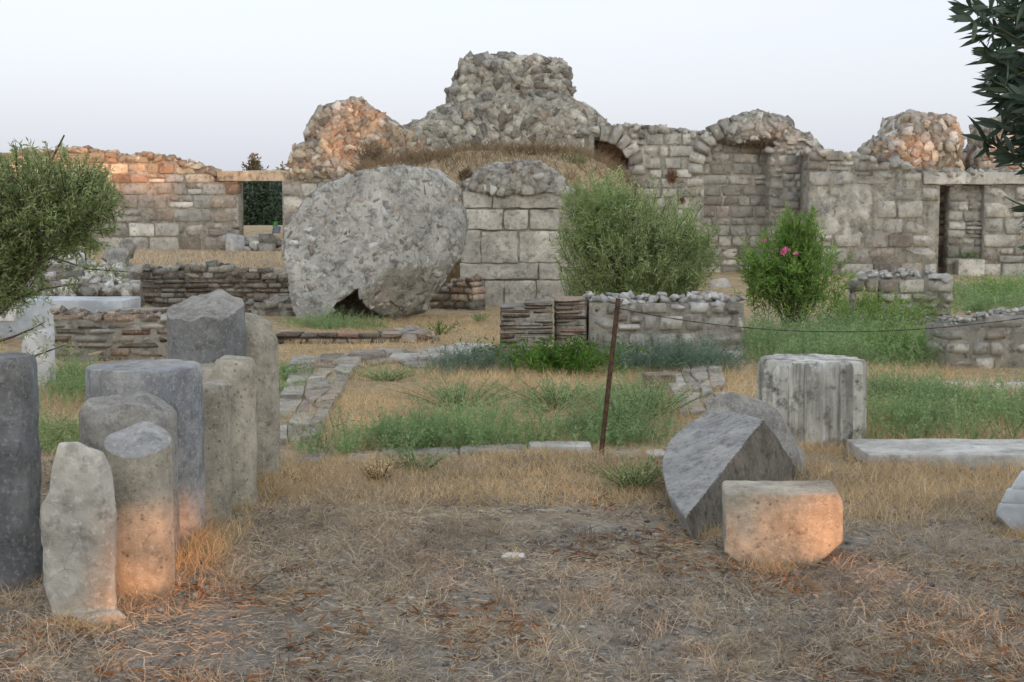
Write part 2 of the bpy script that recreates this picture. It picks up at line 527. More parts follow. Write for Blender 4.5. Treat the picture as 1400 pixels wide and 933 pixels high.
def _block(i, ch=0.07, jit=0.035):
    r = np.random.default_rng(500 + i)
    vs, fs, idx = [], [], {}
    for sx in (-1, 1):
        for sy in (-1, 1):
            for sz in (-1, 1):
                c = np.array([sx, sy, sz]) * 0.5 + r.normal(scale=jit, size=3)
                for ax in range(3):
                    q = c.copy()
                    for o in range(3):
                        if o != ax:
                            q[o] -= (sx, sy, sz)[o] * ch * r.uniform(0.5, 1.4)
                    idx[(sx, sy, sz, ax)] = len(vs); vs.append(q)
    bm = bmesh.new()
    for q in vs: bm.verts.new(q)
    bmesh.ops.convex_hull(bm, input=bm.verts[:])
    bm.verts.ensure_lookup_table()
    for k, x in enumerate(bm.verts): x.index = k
    v = np.array([x.co[:] for x in bm.verts])
    f = np.array([[x.index for x in fc.verts] for fc in bm.faces])
    bm.free()
    v -= (v.max(0) + v.min(0)) / 2
    return v / (v.max(0) - v.min(0)), f


def _shard(i):
    r = np.random.default_rng(800 + i)
    p = r.normal(size=(11, 3))
    p = np.sign(p) * np.abs(p) ** .6
    p = p / (np.abs(p) ** 3).sum(1)[:, None] ** (1 / 3) * r.uniform(.7, 1.0, (11, 1))
    bm = bmesh.new()
    for q in p: bm.verts.new(q)
    bmesh.ops.convex_hull(bm, input=bm.verts[:])
    bmesh.ops.delete(bm, geom=[v for v in bm.verts if not v.link_faces], context='VERTS')
    bm.verts.ensure_lookup_table()
    for k, x in enumerate(bm.verts): x.index = k
    v = np.array([x.co[:] for x in bm.verts]); f = np.array([[x.index for x in fc.verts] for fc in bm.faces])
    bm.free()
    v -= (v.max(0) + v.min(0)) / 2
    return v / (v.max(0) - v.min(0)), f


LIB = {'shard': [_shard(i) for i in range(24)], 'rock': [_rock(i) for i in range(20)], 'angular': [_rock(40 + i, 0.22) for i in range(16)], 'block': [_block(i) for i in range(16)], 'brick': [_block(60 + i, 0.05, 0.02) for i in range(12)]}
_cache = {}


def lib_mesh(kind, i, mat):
    key = (kind, i, mat)
    if key not in _cache:
        v, f = LIB[kind][i]
        me = mesh(kind, v, [f])
        me.materials.append(M[mat])
        _cache[key] = me
    return _cache[key]


def put_stones(parent, stones, name='stone', most=300, small=0.0, rest='small_stones'):
    """stones: (location, rotation Euler, scale, kind, material); the largest become parts, the rest one part of kind stuff"""
    base = root_loc(parent)
    stones = sorted(stones, key=lambda s: -max(s[2]) * sorted(s[2])[1])
    n_obj = 0
    restg = {}
    for (loc, rot, scl, kind, mat) in stones:
        i = random.randrange(len(LIB[kind]))
        if n_obj < most and sorted(scl)[1] >= small:
            o = bpy.data.objects.new(name, lib_mesh(kind, i, mat))
            o.parent = parent
            o.location = Vector(loc) - base
            o.rotation_euler = rot
            o.scale = scl
            col.objects.link(o)
            n_obj += 1
        else:
            v, f = LIB[kind][i]
            mt = Matrix.LocRotScale(Vector(loc), Euler(rot) if not isinstance(rot, Euler) else rot, Vector(scl))
            a = np.array(mt)
            restg.setdefault(mat, Geo()).add(v @ a[:3, :3].T + a[:3, 3], f)
    for mat, g in restg.items():
        o = link(rest, g.mesh(rest), mat, parent)
        o['kind'] = 'stuff'


# ------------------------------------------------------------------ masonry walls
def strips_mesh(p0, u, nrm, thick, cells, inset):
    """cells: (sa, sb, za, [zb at sa, zb at sb]) prisms of the wall core behind the stones"""
    g = Geo()
    for sa, sb, za, zb0, zb1 in cells:
        v = []
        for s, zb in ((sa, zb0), (sb, zb1)):
            for dep in (inset, thick - inset * 0.5):
                for z in (za, zb):
                    q = p0 + u * s - nrm * dep
                    v.append((q.x, q.y, z))
        g.add(v, [(0, 4, 5, 1), (2, 3, 7, 6), (0, 1, 3, 2), (4, 6, 7, 5), (1, 5, 7, 3), (0, 2, 6, 4)])
    return g


def wall(parent, A, B, zb, profile, thick, rows, mat, core='mortar', openings=(), arch=None, inset=0.045, kind='block', gap=0.012,
         skip=None, top_rocks=True, name='stone', most=300, prot=0.03, matf=None, rot=0.02, top_mat=None, back=False):
    """A, B plan points of the face line; profile [(s, z)]; rows(z) -> (h, wmin, wmax); openings (sa, sb, za, zb)"""
    A = Vector((A[0], A[1], 0)); B = Vector((B[0], B[1], 0))
    L = (B - A).length
    u = (B - A) / L
    nrm = Vector((u.y, -u.x, 0))
    ang = math.atan2(u.y, u.x)
    ps = np.array([p[0] for p in profile]); pz = np.array([p[1] for p in profile])
    prof = lambda s: float(np.interp(s, ps, pz))

    def blocked(z):
        out = [(sa, sb) for sa, sb, za, z2 in openings if za - 1e-4 < z < z2]
        if arch:
            sc_, spr, rad, bot = arch
            if bot < z < spr: out.append((sc_ - rad, sc_ + rad))
            elif spr <= z < spr + rad:
                hw = math.sqrt(rad * rad - (z - spr) ** 2)
                out.append((sc_ - hw, sc_ + hw))
        return sorted(out)
    # core
    cuts = {0.02, L - 0.02}
    for sa, sb, _, _ in openings: cuts |= {sa, sb}
    if arch: cuts |= set(np.linspace(arch[0] - arch[2], arch[0] + arch[2], 13))
    cuts |= set(np.arange(0.25, L, 0.25))
    cuts = sorted(c for c in cuts if 0.0 <= c <= L)
    cells = []
    for a, b in zip(cuts[:-1], cuts[1:]):
        if b - a < 1e-4: continue
        m = (a + b) / 2
        t0, t1 = prof(a) - 0.04, prof(b) - 0.04
        sol = [(zb - 0.25, None)]
        solids = []
        lo = zb - 0.25
        bl = [(za, z2) for sa, sb, za, z2 in openings if sa - 1e-5 <= m <= sb + 1e-5]
        if arch and abs(m - arch[0]) < arch[2]:
            bl.append((arch[3], arch[1] + math.sqrt(max(0, arch[2] ** 2 - (m - arch[0]) ** 2))))
        for za, z2 in sorted(bl):
            if za > lo + 0.02: solids.append((lo, za, za))
            lo = z2
        if min(t0, t1) > lo + 0.02: solids.append((lo, t0, t1))
        for z0, e0, e1 in solids: cells.append((a, b, z0, e0, e1))
    link('core', strips_mesh(A, u, nrm, thick, cells, inset).mesh('core'), core, parent)
    st = []
    z = zb - 0.05
    zmax = pz.max()
    while z < zmax:
        h, w0, w1 = rows(z)
        zc = z + h / 2
        segs, s = [], 0.0
        for a, b in blocked(zc):
            if a > s + 0.03: segs.append((s, a))
            s = max(s, b)
        if s < L - 0.03: segs.append((s, L))
        for a, b in segs:
            s = a
            while s < b - 0.02:
                wd = random.uniform(w0, w1)
                if random.random() < 0.15: wd *= 1.5
                if b - (s + wd) < w0 * 0.7: wd = b - s
                wd = min(wd, b - s)
                m = s + wd / 2
                if zc + h * 0.25 < prof(m) and not (skip and skip(m, zc)):
                    edge = (s - a < 0.02) or (b - s - wd < 0.02)
                    dep = min(thick * 0.98, 0.7) if edge else min(thick * 0.7, random.uniform(0.22, 0.34))
                    pr = random.uniform(-prot * .5, prot)
                    parts = [(zc, h, m, wd)]
                    if kind == 'block' and wd > 1.3 * w0 and random.random() < 0.10 and h > 0.1:
                        parts = [(zc - h / 4, h / 2, m, wd), (zc + h / 4, h / 2, m - wd / 4, wd / 2), (zc + h / 4, h / 2, m + wd / 4, wd / 2)]
                    for (cz, hh, cm, cw) in parts:
                        q = A + u * cm - nrm * (dep / 2 - pr)
                        kk = kind if random.random() < 0.8 else ('angular' if kind == 'block' else kind)
                        mm = matf(cm, cz) if matf else mat
                        st.append(((q.x, q.y, cz + random.uniform(-.004, .004)), (random.uniform(-rot, rot), random.uniform(-rot, rot), ang + random.uniform(-rot, rot)),
                                   (max(0.02, cw - gap), dep, max(0.02, hh - gap)), kk, mm))
                s += wd
        z += h
    if top_rocks:
        s = 0.0
        while s < L:
            sz = random.uniform(0.10, 0.26) if top_rocks is True else random.uniform(*top_rocks)
            for dep in np.arange(0.08, thick, max(0.16, sz * 1.1)):
                zt = prof(s) - sz * 0.15 + random.uniform(-0.03, 0.05)
                if any(sa < s < sb and abs(z2 - prof(s)) < 0.05 for sa, sb, za, z2 in openings): continue
                q = A + u * s - nrm * (dep + random.uniform(-.05, .05))
                st.append(((q.x, q.y, zt), (random.uniform(-.4, .4), random.uniform(-.4, .4), random.uniform(0, 3.1)),
                           (sz * random.uniform(.8, 1.5), sz * random.uniform(.8, 1.3), sz * random.uniform(.5, .9)), 'shard', top_mat or (matf(s, zt) if matf else mat)))
            s += sz * random.uniform(0.7, 1.1)
    put_stones(parent, st, name, most)
    return parent


# ------------------------------------------------------------------ rounded masses with an outline, a depth and a thickness
def mass_arrays(poly, D, thick, n=3.0, noise=0.06, nscale=2.0, seg=110, rings=14, centre=None, seed=0, lean=0.0):
    P = np.array([(at(x, y, D).x, at(x, y, D).z) for x, y in poly])
    if np.sum(P[:, 0] * np.roll(P[:, 1], -1) - np.roll(P[:, 0], -1) * P[:, 1]) < 0: P = P[::-1]
    Q = np.vstack([P, P[:1]])
    d = np.concatenate([[0], np.cumsum(np.linalg.norm(np.diff(Q, axis=0), axis=1))])
    t = np.linspace(0, d[-1], seg, endpoint=False)
    B = np.stack([np.interp(t, d, Q[:, 0]), np.interp(t, d, Q[:, 1])], 1)
    c = np.array([at(centre[0], centre[1], D).x, at(centre[0], centre[1], D).z]) if centre else B.mean(0)
    rr = np.sin(np.linspace(math.pi / 2, 0.03, rings))
    V, fs = [], []
    for side in (-1, 1):
        for k, r in enumerate(rr):
            if side == 1 and k == 0: continue
            xz = c + (B - c) * r
            dep = side * thick / 2 * (1 - r ** n) ** (1 / n)
            V.append(np.stack([xz[:, 0], np.full(seg, D) + dep + lean * (xz[:, 1] - c[1]), xz[:, 1]], 1))
    V = np.concatenate(V)

    def ringidx(side, k):
        return k if side == -1 else (0 if k == 0 else rings - 1 + k)
    a = np.arange(seg); b = (a + 1) % seg
    for side in (-1, 1):
        for k in range(rings - 1):
            i, j = ringidx(side, k) * seg, ringidx(side, k + 1) * seg
            q = np.stack([i + a, i + b, j + b, j + a], 1)
            fs.append(q if side == -1 else q[:, ::-1])
        j = ringidx(side, rings - 1) * seg
        V = np.vstack([V, V[j:j + seg].mean(0)])
        tri = np.stack([j + a, j + b, np.full(seg, len(V) - 1)], 1)
        fs.append(tri if side == -1 else tri[:, ::-1])
    quads = np.concatenate([f for f in fs if f.shape[1] == 4]); tris = np.concatenate([f for f in fs if f.shape[1] == 3])
    # displace
    me = mesh('tmp', V, [quads, tris])
    nn = np.empty(len(V) * 3, np.float32); me.vertices.foreach_get('normal', nn); nn = nn.reshape(-1, 3)
    bpy.data.meshes.remove(me)
    V = V + nn * (noise * (fbm(V * nscale, 4, seed) + 0.5 * fbm(V * nscale * 3.1, 3, seed + 9)))[:, None]
    return V, quads, tris, nn


def mass_stones(V, quads, count, smin, smax, mat, D, seed=0, kind='shard', sink=0.14, thr=0.62, matf=None, flat=0.7, zmin=-9):
    r = np.random.default_rng(seed)
    P0, P1, P2, P3 = (V[quads[:, i]] for i in range(4))
    nrm = np.cross(P1 - P0, P3 - P0)
    ar = np.linalg.norm(nrm, axis=1); nrm = nrm / np.maximum(ar, 1e-9)[:, None]
    cen = (P0 + P1 + P2 + P3) / 4
    ar = ar * np.where((nrm[:, 1] < 0.35), 1, 0.25) * (cen[:, 2] > zmin)
    idx = r.choice(len(quads), size=count * 6, p=ar / ar.sum())
    a, b = r.random(len(idx)), r.random(len(idx))
    pts = (P0[idx] * ((1 - a) * (1 - b))[:, None] + P1[idx] * (a * (1 - b))[:, None] + P2[idx] * (a * b)[:, None] + P3[idx] * ((1 - a) * b)[:, None])
    size = smin + (smax - smin) * r.random(len(idx)) ** 2.2
    order = np.argsort(-size)
    kp = np.empty((0, 3)); ks = np.empty(0); out = []
    for i in order:
        if len(out) >= count: break
        if len(kp):
            dd = np.linalg.norm(kp - pts[i], axis=1)
            if np.any(dd < thr * 0.5 * (ks + size[i])): continue
        kp = np.vstack([kp, pts[i]]); ks = np.append(ks, size[i])
        nv = Vector(nrm[idx[i]]); q = nv.to_track_quat('Z', 'Y') @ Euler((0, 0, r.uniform(0, 6.28))).to_quaternion()
        e = q.to_euler()
        loc = Vector(pts[i]) - nv * size[i] * sink
        out.append((tuple(loc), e, (size[i] * r.uniform(.9, 1.4), size[i] * r.uniform(.7, 1.0), size[i] * flat * r.uniform(.7, 1.2)), kind, matf(loc) if matf else mat))
    return out


# ------------------------------------------------------------------ rocks from hulls
def hull_bm(pts, bevel=0.02, L=0.06, noise=0.008, nscale=9.0, seed=0, big=0.0):
    bm = bmesh.new()
    for p in pts: bm.verts.new(p)
    res = bmesh.ops.convex_hull(bm, input=bm.verts[:])
    bmesh.ops.delete(bm, geom=[v for v in bm.verts if not v.link_faces], context='VERTS')
    bmesh.ops.dissolve_limit(bm, angle_limit=R(6), verts=bm.verts[:], edges=bm.edges[:])
    if bevel:
        bmesh.ops.bevel(bm, geom=bm.edges[:], offset=bevel, segments=2, profile=0.6, affect='EDGES', clamp_overlap=True)
    bmesh.ops.triangulate(bm, faces=bm.faces[:])
    for _ in range(7):
        lg = [e for e in bm.edges if e.calc_length() > L]
        if not lg: break
        bmesh.ops.subdivide_edges(bm, edges=lg, cuts=1)
        bmesh.ops.triangulate(bm, faces=bm.faces[:])
    bm.normal_update()
    v = np.array([x.co[:] for x in bm.verts]); nn = np.array([x.normal[:] for x in bm.verts])
    d = noise * fbm(v * nscale, 4, seed)
    if big: d = d + big * fbm(v * nscale * 0.25, 2, seed + 4)
    v = v + nn * d[:, None]
    for x, q in zip(bm.verts, v): x.co = q
    bm.normal_update()
    return bm


def hull_obj(name, pts, mat, parent=None, smooth=True, voxel=0, **kw):
    if voxel:                                # even mesh first, then wear
        bm = hull_bm(pts, bevel=kw.get('bevel', .01), L=.3, noise=0)
        me = bpy.data.meshes.new(name)
        bm.to_mesh(me); bm.free()
        me = remeshed(me, voxel, 3)
        n_ = len(me.vertices)
        v = np.empty(n_ * 3, np.float32); me.vertices.foreach_get('co', v); v = v.reshape(-1, 3)
        nn = np.empty(n_ * 3, np.float32); me.vertices.foreach_get('normal', nn); nn = nn.reshape(-1, 3)
        sd, ns = kw.get('seed', 0), kw.get('nscale', 9.0)
        d_ = kw.get('noise', .008) * fbm(v * ns, 4, sd) + kw.get('big', 0) * fbm(v * ns * .25, 2, sd + 4)
        d_ = d_ - 1.6 * kw.get('noise', .008) * np.maximum(fbm(v * ns * .6, 3, sd + 8) - .28, 0) * 4     # chips
        me.vertices.foreach_set('co', (v + nn * d_[:, None]).astype(np.float32).ravel())
        me.update()
    else:
        bm = hull_bm(pts, **kw)
        me = bpy.data.meshes.new(name)
        bm.to_mesh(me); bm.free()
    if smooth:
        me.polygons.foreach_set('use_smooth', np.ones(len(me.polygons), bool))
        me.set_sharp_from_angle(angle=R(38))
    return link(name, me, mat, parent)


def remeshed(me, voxel, relax):
    """weld overlapping hulls of one stone into a single skin"""
    t_ = bpy.data.objects.new('tmp', me); col.objects.link(t_)
    md = t_.modifiers.new('r', 'REMESH'); md.mode = 'VOXEL'; md.voxel_size = voxel
    sm = t_.modifiers.new('s', 'SMOOTH'); sm.iterations = relax; sm.factor = .5
    dg = bpy.context.evaluated_depsgraph_get()
    out = bpy.data.meshes.new_from_object(t_.evaluated_get(dg))
    nm = me.name
    bpy.data.objects.remove(t_); bpy.data.meshes.remove(me)
    out.name = nm
    return out


def box_pts(c, u, ln, dp, h, jit=0.0):
    """corner points of a block: c front-bottom-centre, u direction along the face"""
    u = Vector((u[0], u[1], 0)).normalized(); b = Vector((-u.y, u.x, 0))
    out = []
    for s in (-.5, .5):
        for d in (0, 1):
            for z in (0, 1):
                out.append(Vector(c) + u * ln * s + b * dp * d + Vector((0, 0, h * z)) + Vector((random.uniform(-jit, jit), random.uniform(-jit, jit), random.uniform(-jit, jit) if z else 0)))
    return out


# ------------------------------------------------------------------ foliage arrays
def unit(a):
    return a / np.maximum(np.linalg.norm(a, axis=1), 1e-9)[:, None]


def leaf_quads(g, pos, dirs, ln, wd, r, fold=0.25):
    n = len(pos)
    if not n: return
    side = unit(np.cross(dirs, r.normal(size=(n, 3))))
    up = np.cross(side, dirs)
    ln = np.asarray(ln).reshape(-1, 1) * np.ones((n, 1)); wd = np.asarray(wd).reshape(-1, 1) * np.ones((n, 1))
    mid = pos + dirs * ln * 0.45
    v = np.stack([pos, mid + side * wd / 2 + up * wd * fold, pos + dirs * ln - up * ln * 0.06, mid - side * wd / 2 + up * wd * fold], 1).reshape(-1, 3)
    g.add(v, np.arange(n * 4).reshape(n, 4))


def shoots(g, starts, dirs, lens, nl, ln, wd, r, splay=0.75, droop=0.12, t0=0.12):
    ns = len(starts)
    t = (np.arange(nl)[None, :] + r.random((ns, nl))) / nl
    t = t0 + (1 - t0) * t
    p = starts[:, None, :] + dirs[:, None, :] * (lens[:, None] * t)[:, :, None]
    p[:, :, 2] -= droop * lens[:, None] * t ** 2
    d = dirs[:, None, :] * (1 - splay) + unit(r.normal(size=(ns * nl, 3))).reshape(ns, nl, 3) * splay
    d = unit(d.reshape(-1, 3))
    m = ns * nl
    leaf_quads(g, p.reshape(-1, 3), d, ln * r.uniform(.65, 1.25, m), wd * r.uniform(.75, 1.25, m), r)
    return p


def stems(g, starts, dirs, lens, wd, r, droop=0.12):
    """thin three-sided twigs for shoots"""
    n = len(starts)
    a = unit(np.cross(dirs, r.normal(size=(n, 3)))); b = np.cross(dirs, a)
    vs = []
    for t, ww in ((0, 1.0), (0.5, 0.75), (1.0, 0.3)):
        c = starts + dirs * (lens * t)[:, None]
        c[:, 2] -= droop * lens * t * t
        for k in range(3):
            an = 2.094 * k
            vs.append(c + (a * math.cos(an) + b * math.sin(an)) * wd * ww)
    v = np.stack(vs, 1).reshape(-1, 3)
    base = np.arange(n)[:, None] * 9
    f = []
    for s in (0, 3):
        for k in range(3):
            f.append(np.concatenate([base + s + k, base + s + (k + 1) % 3, base + s + 3 + (k + 1) % 3, base + s + 3 + k], 1))
    g.add(v, np.concatenate(f))


def blades(g, pos, dirs, ln, wd, r, bend=0.35):
    n = len(pos)
    if not n: return
    ln = (np.asarray(ln) * np.ones(n))[:, None]; wd = (np.asarray(wd) * np.ones(n))[:, None]
    side = unit(np.cross(dirs, r.normal(size=(n, 3))))
    off = unit(r.normal(size=(n, 3)) * [1, 1, .15])
    m = pos + dirs * ln * 0.55 + off * ln * bend * 0.15
    tip = pos + dirs * ln * 0.95 + off * ln * bend * 0.6
    v = np.stack([pos - side * wd / 2, pos + side * wd / 2, m + side * wd * .4, m - side * wd * .4, tip], 1).reshape(-1, 3)
    i = np.arange(n)[:, None] * 5
    g.add(v, [np.concatenate([i, i + 1, i + 2, i + 3], 1), np.concatenate([i + 3, i + 2, i + 4], 1)])


def in_poly(P, poly):
    x, y = P[:, 0], P[:, 1]
    ins = np.zeros(len(P), bool)
    n = len(poly)
    for i in range(n):
        x0, y0 = poly[i]; x1, y1 = poly[(i + 1) % n]
        c = ((y0 > y) != (y1 > y)) & (x < (x1 - x0) * (y - y0) / (y1 - y0 + 1e-12) + x0)
        ins ^= c
    return ins


def scatter(poly_px, n, r, z=0.0):
    """n random ground points inside a polygon given in the picture and laid on the ground"""
    poly = [gnd(x, y, z)[:2] for x, y in poly_px]
    a = np.array(poly); lo, hi = a.min(0), a.max(0)
    out = np.empty((0, 2))
    while len(out) < n:
        q = lo + (hi - lo) * r.random((n * 3, 2))
        out = np.vstack([out, q[in_poly(q, poly)]])
    out = out[:n]
    return np.column_stack([out, terrain(out[:, 0], out[:, 1])])


# =================================================================== THE SETTING
# ground: one sheet to the horizon
def axis(segs):
    out = []
    for a, b, st in segs: out += list(np.arange(a, b, st))
    return np.array(out + [segs[-1][1]])


xs = axis([(-3000, -400, 400), (-400, -60, 40), (-60, -16, 4), (-16, -6, 0.5), (-6, 6, 0.075), (6, 16, 0.5), (16, 60, 4), (60, 400, 40), (400, 3000, 400)])
ys = axis([(-400, -40, 40), (-40, 2, 3), (2, 10, 0.06), (10, 15, 0.12), (15, 26, 0.3), (26, 50, 0.8), (50, 100, 5), (100, 500, 50), (500, 4000, 500)])
X, Y = np.meshgrid(xs, ys)
Z = terrain(X, Y)
V = np.stack([X, Y, Z], -1).reshape(-1, 3)
nx, ny = len(xs), len(ys)
ii = (np.arange(ny - 1)[:, None] * nx + np.arange(nx - 1)[None, :]).ravel()
o = link('ground', mesh('ground', V, [np.stack([ii, ii + 1, ii + nx + 1, ii + nx], 1)], True), 'ground')
tag(o, 'dry earth court with gravel and straw, sloping up to terrace', kind='structure')

# grassy mound of fill behind the ashlar pier
mp = [(470, 262), (500, 236), (560, 222), (640, 212), (740, 208), (800, 215), (850, 240), (880, 300), (880, 400), (470, 400)]
V, q, t, nn = mass_arrays(mp, 28.0, 6.5, n=3.5, noise=0.12, nscale=1.2, centre=(680, 330), seed=3)
o = link('mound', mesh('mound', V, [q, t], True), 'ground')
tag(o, 'earth mound of collapsed fill behind the ashlar pier', kind='structure')
MOUND = (V, q)


def pxs(px, D): return at(px, 290, D).x


# ------------------------------------------------------------------ far left wall with doorway
D = 40.0
k = D / F
a0 = pxs(-280, D)
prof_px = [(-280, 232), (-200, 220), (-120, 224), (-60, 214), (0, 212), (30, 206), (70, 207), (110, 204), (145, 208), (165, 216), (200, 211), (225, 214), (255, 222), (285, 232), (300, 240), (330, 244)]
P = [(at(x, y, D).x - a0, at(x, y, D).z) for x, y in prof_px]
zb = 0.42
tl = thing('ruined_wall', 'long wall of warm coursed limestone behind the olive tree, left of the doorway', 'wall', (a0 + 3, D, zb))
ROWS_L = lambda z: ((0.52, .55, 1.0) if z < 0.85 else (0.40, .5, .95) if z < 1.7 else (0.34, .32, .7) if z < 2.25 else (random.uniform(.24, .32), .26, .6))
zt_warm = at(150, 275, D).z
zt_l = at(150, 252, D).z
wall(tl, (a0, D), (pxs(327, D), D), zb, P, 0.75, ROWS_L, 'limestone', 'mortar', matf=lambda s, z: 'warmstone' if z > zt_l + 0.25 * math.sin(s * 1.3) else 'limestone', top_rocks=(0.16, 0.38))
# right jamb wall under the left tower
a1 = pxs(385, D - .2)
tj = thing('ruined_wall', 'coursed limestone wall right of the doorway carrying a rubble stump', 'wall', (a1 + 1.5, D - .2, zb))
P = [(0, at(385, 246, D).z), (0.9, at(400, 238, D).z), (3.6, at(550, 232, D).z)]
wall(tj, (a1, D - .2), (pxs(560, D), D - .2), zb, P, 1.2, lambda z: (0.42, .5, .95) if z < 1.9 else (random.uniform(.3, .4), .32, .7), 'limestone', 'mortar', top_rocks=False,
     matf=lambda s, z: 'warmstone' if random.random() < 0.12 else 'limestone')
poly = [(398, 245), (400, 215), (412, 200), (425, 195), (426, 175), (436, 155), (455, 143), (480, 137), (497, 139), (512, 153), (530, 162), (548, 170), (575, 178), (590, 250)]
V, q, t, nn = mass_arrays(poly, D + .4, 1.6, n=5, noise=0.16, nscale=1.6, seed=11, centre=(480, 205))
o = link('rubble_core', mesh('rubble_core', V, [q, t], True), 'mortar_warm', tj)
put_stones(tj, mass_stones(V, q, 900, 0.11, 0.36, 'warmstone', D, 4, matf=lambda p: random.choice(['warmstone', 'limestone', 'rubble'])), 'stone', 260)
# lintel
A_, B_ = at(298, 248, D), at(404, 248, D)
o = hull_obj('lintel', box_pts(((A_.x + B_.x) / 2, D - .12, A_.z), (1, 0), B_.x - A_.x, 0.7, 14 * k, .012), 'warmstone', bevel=.02, L=.3, noise=.02)
tag(recentre(o), 'long stone lintel bridging the doorway in the far left wall', 'lintel')

# threshold bank and stones in the doorway
st = thing('doorway_blocking', 'low blocking of mixed stones at the foot of the doorway', 'stone blocking', (pxs(355, D - .6), D - .6, zb))
ss = []
for i in range(26):
    x = random.uniform(pxs(312, D), pxs(392, D)); y = random.uniform(D - 1.2, D - .3); s_ = random.uniform(.18, .5)
    ss.append(((x, y, tz(x, y) + s_ * .2 + (0.15 if y > D - .8 else 0)), (random.uniform(-.3, .3), random.uniform(-.3, .3), random.uniform(0, 3)), (s_ * 1.2, s_, s_ * .8), 'angular', random.choice(['rubble', 'wallstone', 'limestone'])))
b1 = at(320, 338, D - 1.0)
ss.append(((b1.x, D - .8, b1.z), (0, .1, .2), (.6, .5, .75), 'block', 'col_blue'))
put_stones(st, ss)

# ------------------------------------------------------------------ central tower of rubble
Dc = 44.0
tt = thing('rubble_tower', 'tall grey rubble tower standing highest in the middle of the ruins', 'tower', (pxs(690, Dc), Dc, 0))
poly = [(530, 250), (538, 215), (545, 195), (562, 176), (590, 160), (620, 146), (650, 138), (700, 134), (760, 136), (790, 142), (812, 158), (824, 172), (830, 196), (832, 255), (832, 345), (530, 345)]
V, q, t, nn = mass_arrays(poly, Dc, 4.0, n=6, noise=0.25, nscale=1.2, seed=21, centre=(690, 230))
link('rubble_core', mesh('rubble_core', V, [q, t], True), 'mortar', tt)
stA = mass_stones(V, q, 2600, 0.11, 0.42, 'rubble', Dc, 5, zmin=at(0, 262, Dc).z)
poly = [(618, 160), (614, 128), (622, 118), (620, 104), (630, 92), (648, 84), (690, 80), (740, 83), (766, 88), (776, 100), (774, 112), (782, 124), (780, 140), (786, 160)]
V, q, t, nn = mass_arrays(poly, Dc + .1, 3.2, n=6, noise=0.2, nscale=1.3, seed=23, centre=(698, 125))
link('rubble_core', mesh('rubble_core', V, [q, t], True), 'mortar', tt)
stA += mass_stones(V, q, 1700, 0.11, 0.40, 'rubble', Dc, 6)
put_stones(tt, stA, 'stone', 300)

# ------------------------------------------------------------------ ashlar pier
Dp = 23.7
tp = thing('ashlar_pier', 'pier of large squared grey blocks standing behind the fallen masonry lump', 'pier', (pxs(705, Dp), Dp + .5, 0))
rowsP = [(261, 285, [(632, 674), (674, 767)]), (285, 315, [(632, 688), (688, 723), (723, 766)]), (315, 360, [(630, 656.5), (656.5, 708.5), (708.5, 768)]), (360, 383, [(629, 737), (737, 776)]), (383, 420, [(617, 642), (642, 690), (690, 733), (733, 778)])]
for y0, y1, bl in rowsP:
    for x0, x1 in bl:
        a = at(x0, y1, Dp); b = at(x1, y0, Dp)
        pr = random.uniform(-.02, .03)
        o = hull_obj('ashlar_block', box_pts(((a.x + b.x) / 2, Dp - pr, a.z + .006), (1, 0), b.x - a.x - .02, 0.6, b.z - a.z - .02, .012), 'ashlar', tp, bevel=.028, L=.09, noise=.035, nscale=7, seed=int(x0), big=.02)
a = at(636, 420, Dp); b = at(774, 262, Dp)
o = hull_obj('core', box_pts(((a.x + b.x) / 2, Dp + .06, -.1), (1, 0), b.x - a.x, 1.5, b.z + .1, 0), 'mortar', tp, bevel=.02, L=.3, noise=.05, nscale=3)
poly = [(636, 268), (634, 252), (645, 238), (665, 228), (700, 224), (738, 226), (758, 234), (770, 252), (774, 268)]
V, q, t, nn = mass_arrays(poly, Dp + .6, 1.5, n=4, noise=0.10, nscale=2.5, seed=31, centre=(704, 258))
link('rubble_core', mesh('rubble_core', V, [q, t], True), 'mortar', tp)
stP = mass_stones(V, q, 420, 0.06, 0.20, 'wallstone', Dp, 8)
# torn right edge of the pier
poly = [(762, 420), (764, 300), (770, 250), (782, 262), (788, 320), (790, 420)]
V, q, t, nn = mass_arrays(poly, Dp + .8, 1.3, n=3, noise=0.08, nscale=3, seed=33)
link('rubble_core', mesh('rubble_core', V, [q, t], True), 'mortar', tp)
stP += mass_stones(V, q, 300, 0.06, 0.20, 'wallstone', Dp, 9)
put_stones(tp, stP, 'stone', 240)
# brick and rubble footing left of the pier
tf = thing('brick_footing', 'reddish brick and rubble footing between fallen lump and ashlar pier', 'footing', (pxs(612, 22.8), 22.8, 0))
a = gnd(585, 421); b = gnd(648, 421)
wall(tf, (pxs(583, 22.6), 22.9), (pxs(645, 22.6), 22.5), 0, [(0, .22), (.25, .40), (.75, .5)], .5, lambda z: (random.uniform(.07, .13), .12, .3), 'brick', 'mortar_dark', matf=lambda s, z: random.choice(['brick', 'brick', 'slabstone', 'rubble']), top_rocks=(.08, .16))

# ------------------------------------------------------------------ wall with arches, centre right
Dw = 33.5
aw = pxs(800, Dw)
prof_px = [(800, 178), (828, 173), (860, 172), (900, 175), (935, 179), (962, 184), (985, 180), (1000, 176), (1062, 176)]
P = [(at(x, y, Dw).x - aw, at(x, y, Dw).z) for x, y in prof_px]
kw_ = Dw / F
zbw = 0.1
tw = thing('arched_wall', 'grey limestone wall with broken arch rings between rubble tower and oleander', 'wall', (aw + 2.5, Dw, zbw))
arc = (pxs(1012, Dw) - aw, at(1012, 232, Dw).z, 49 * kw_, zbw - .3)
hole = (pxs(812, Dw) - aw, pxs(860, Dw) - aw, at(0, 232, Dw).z, at(0, 188, Dw).z)


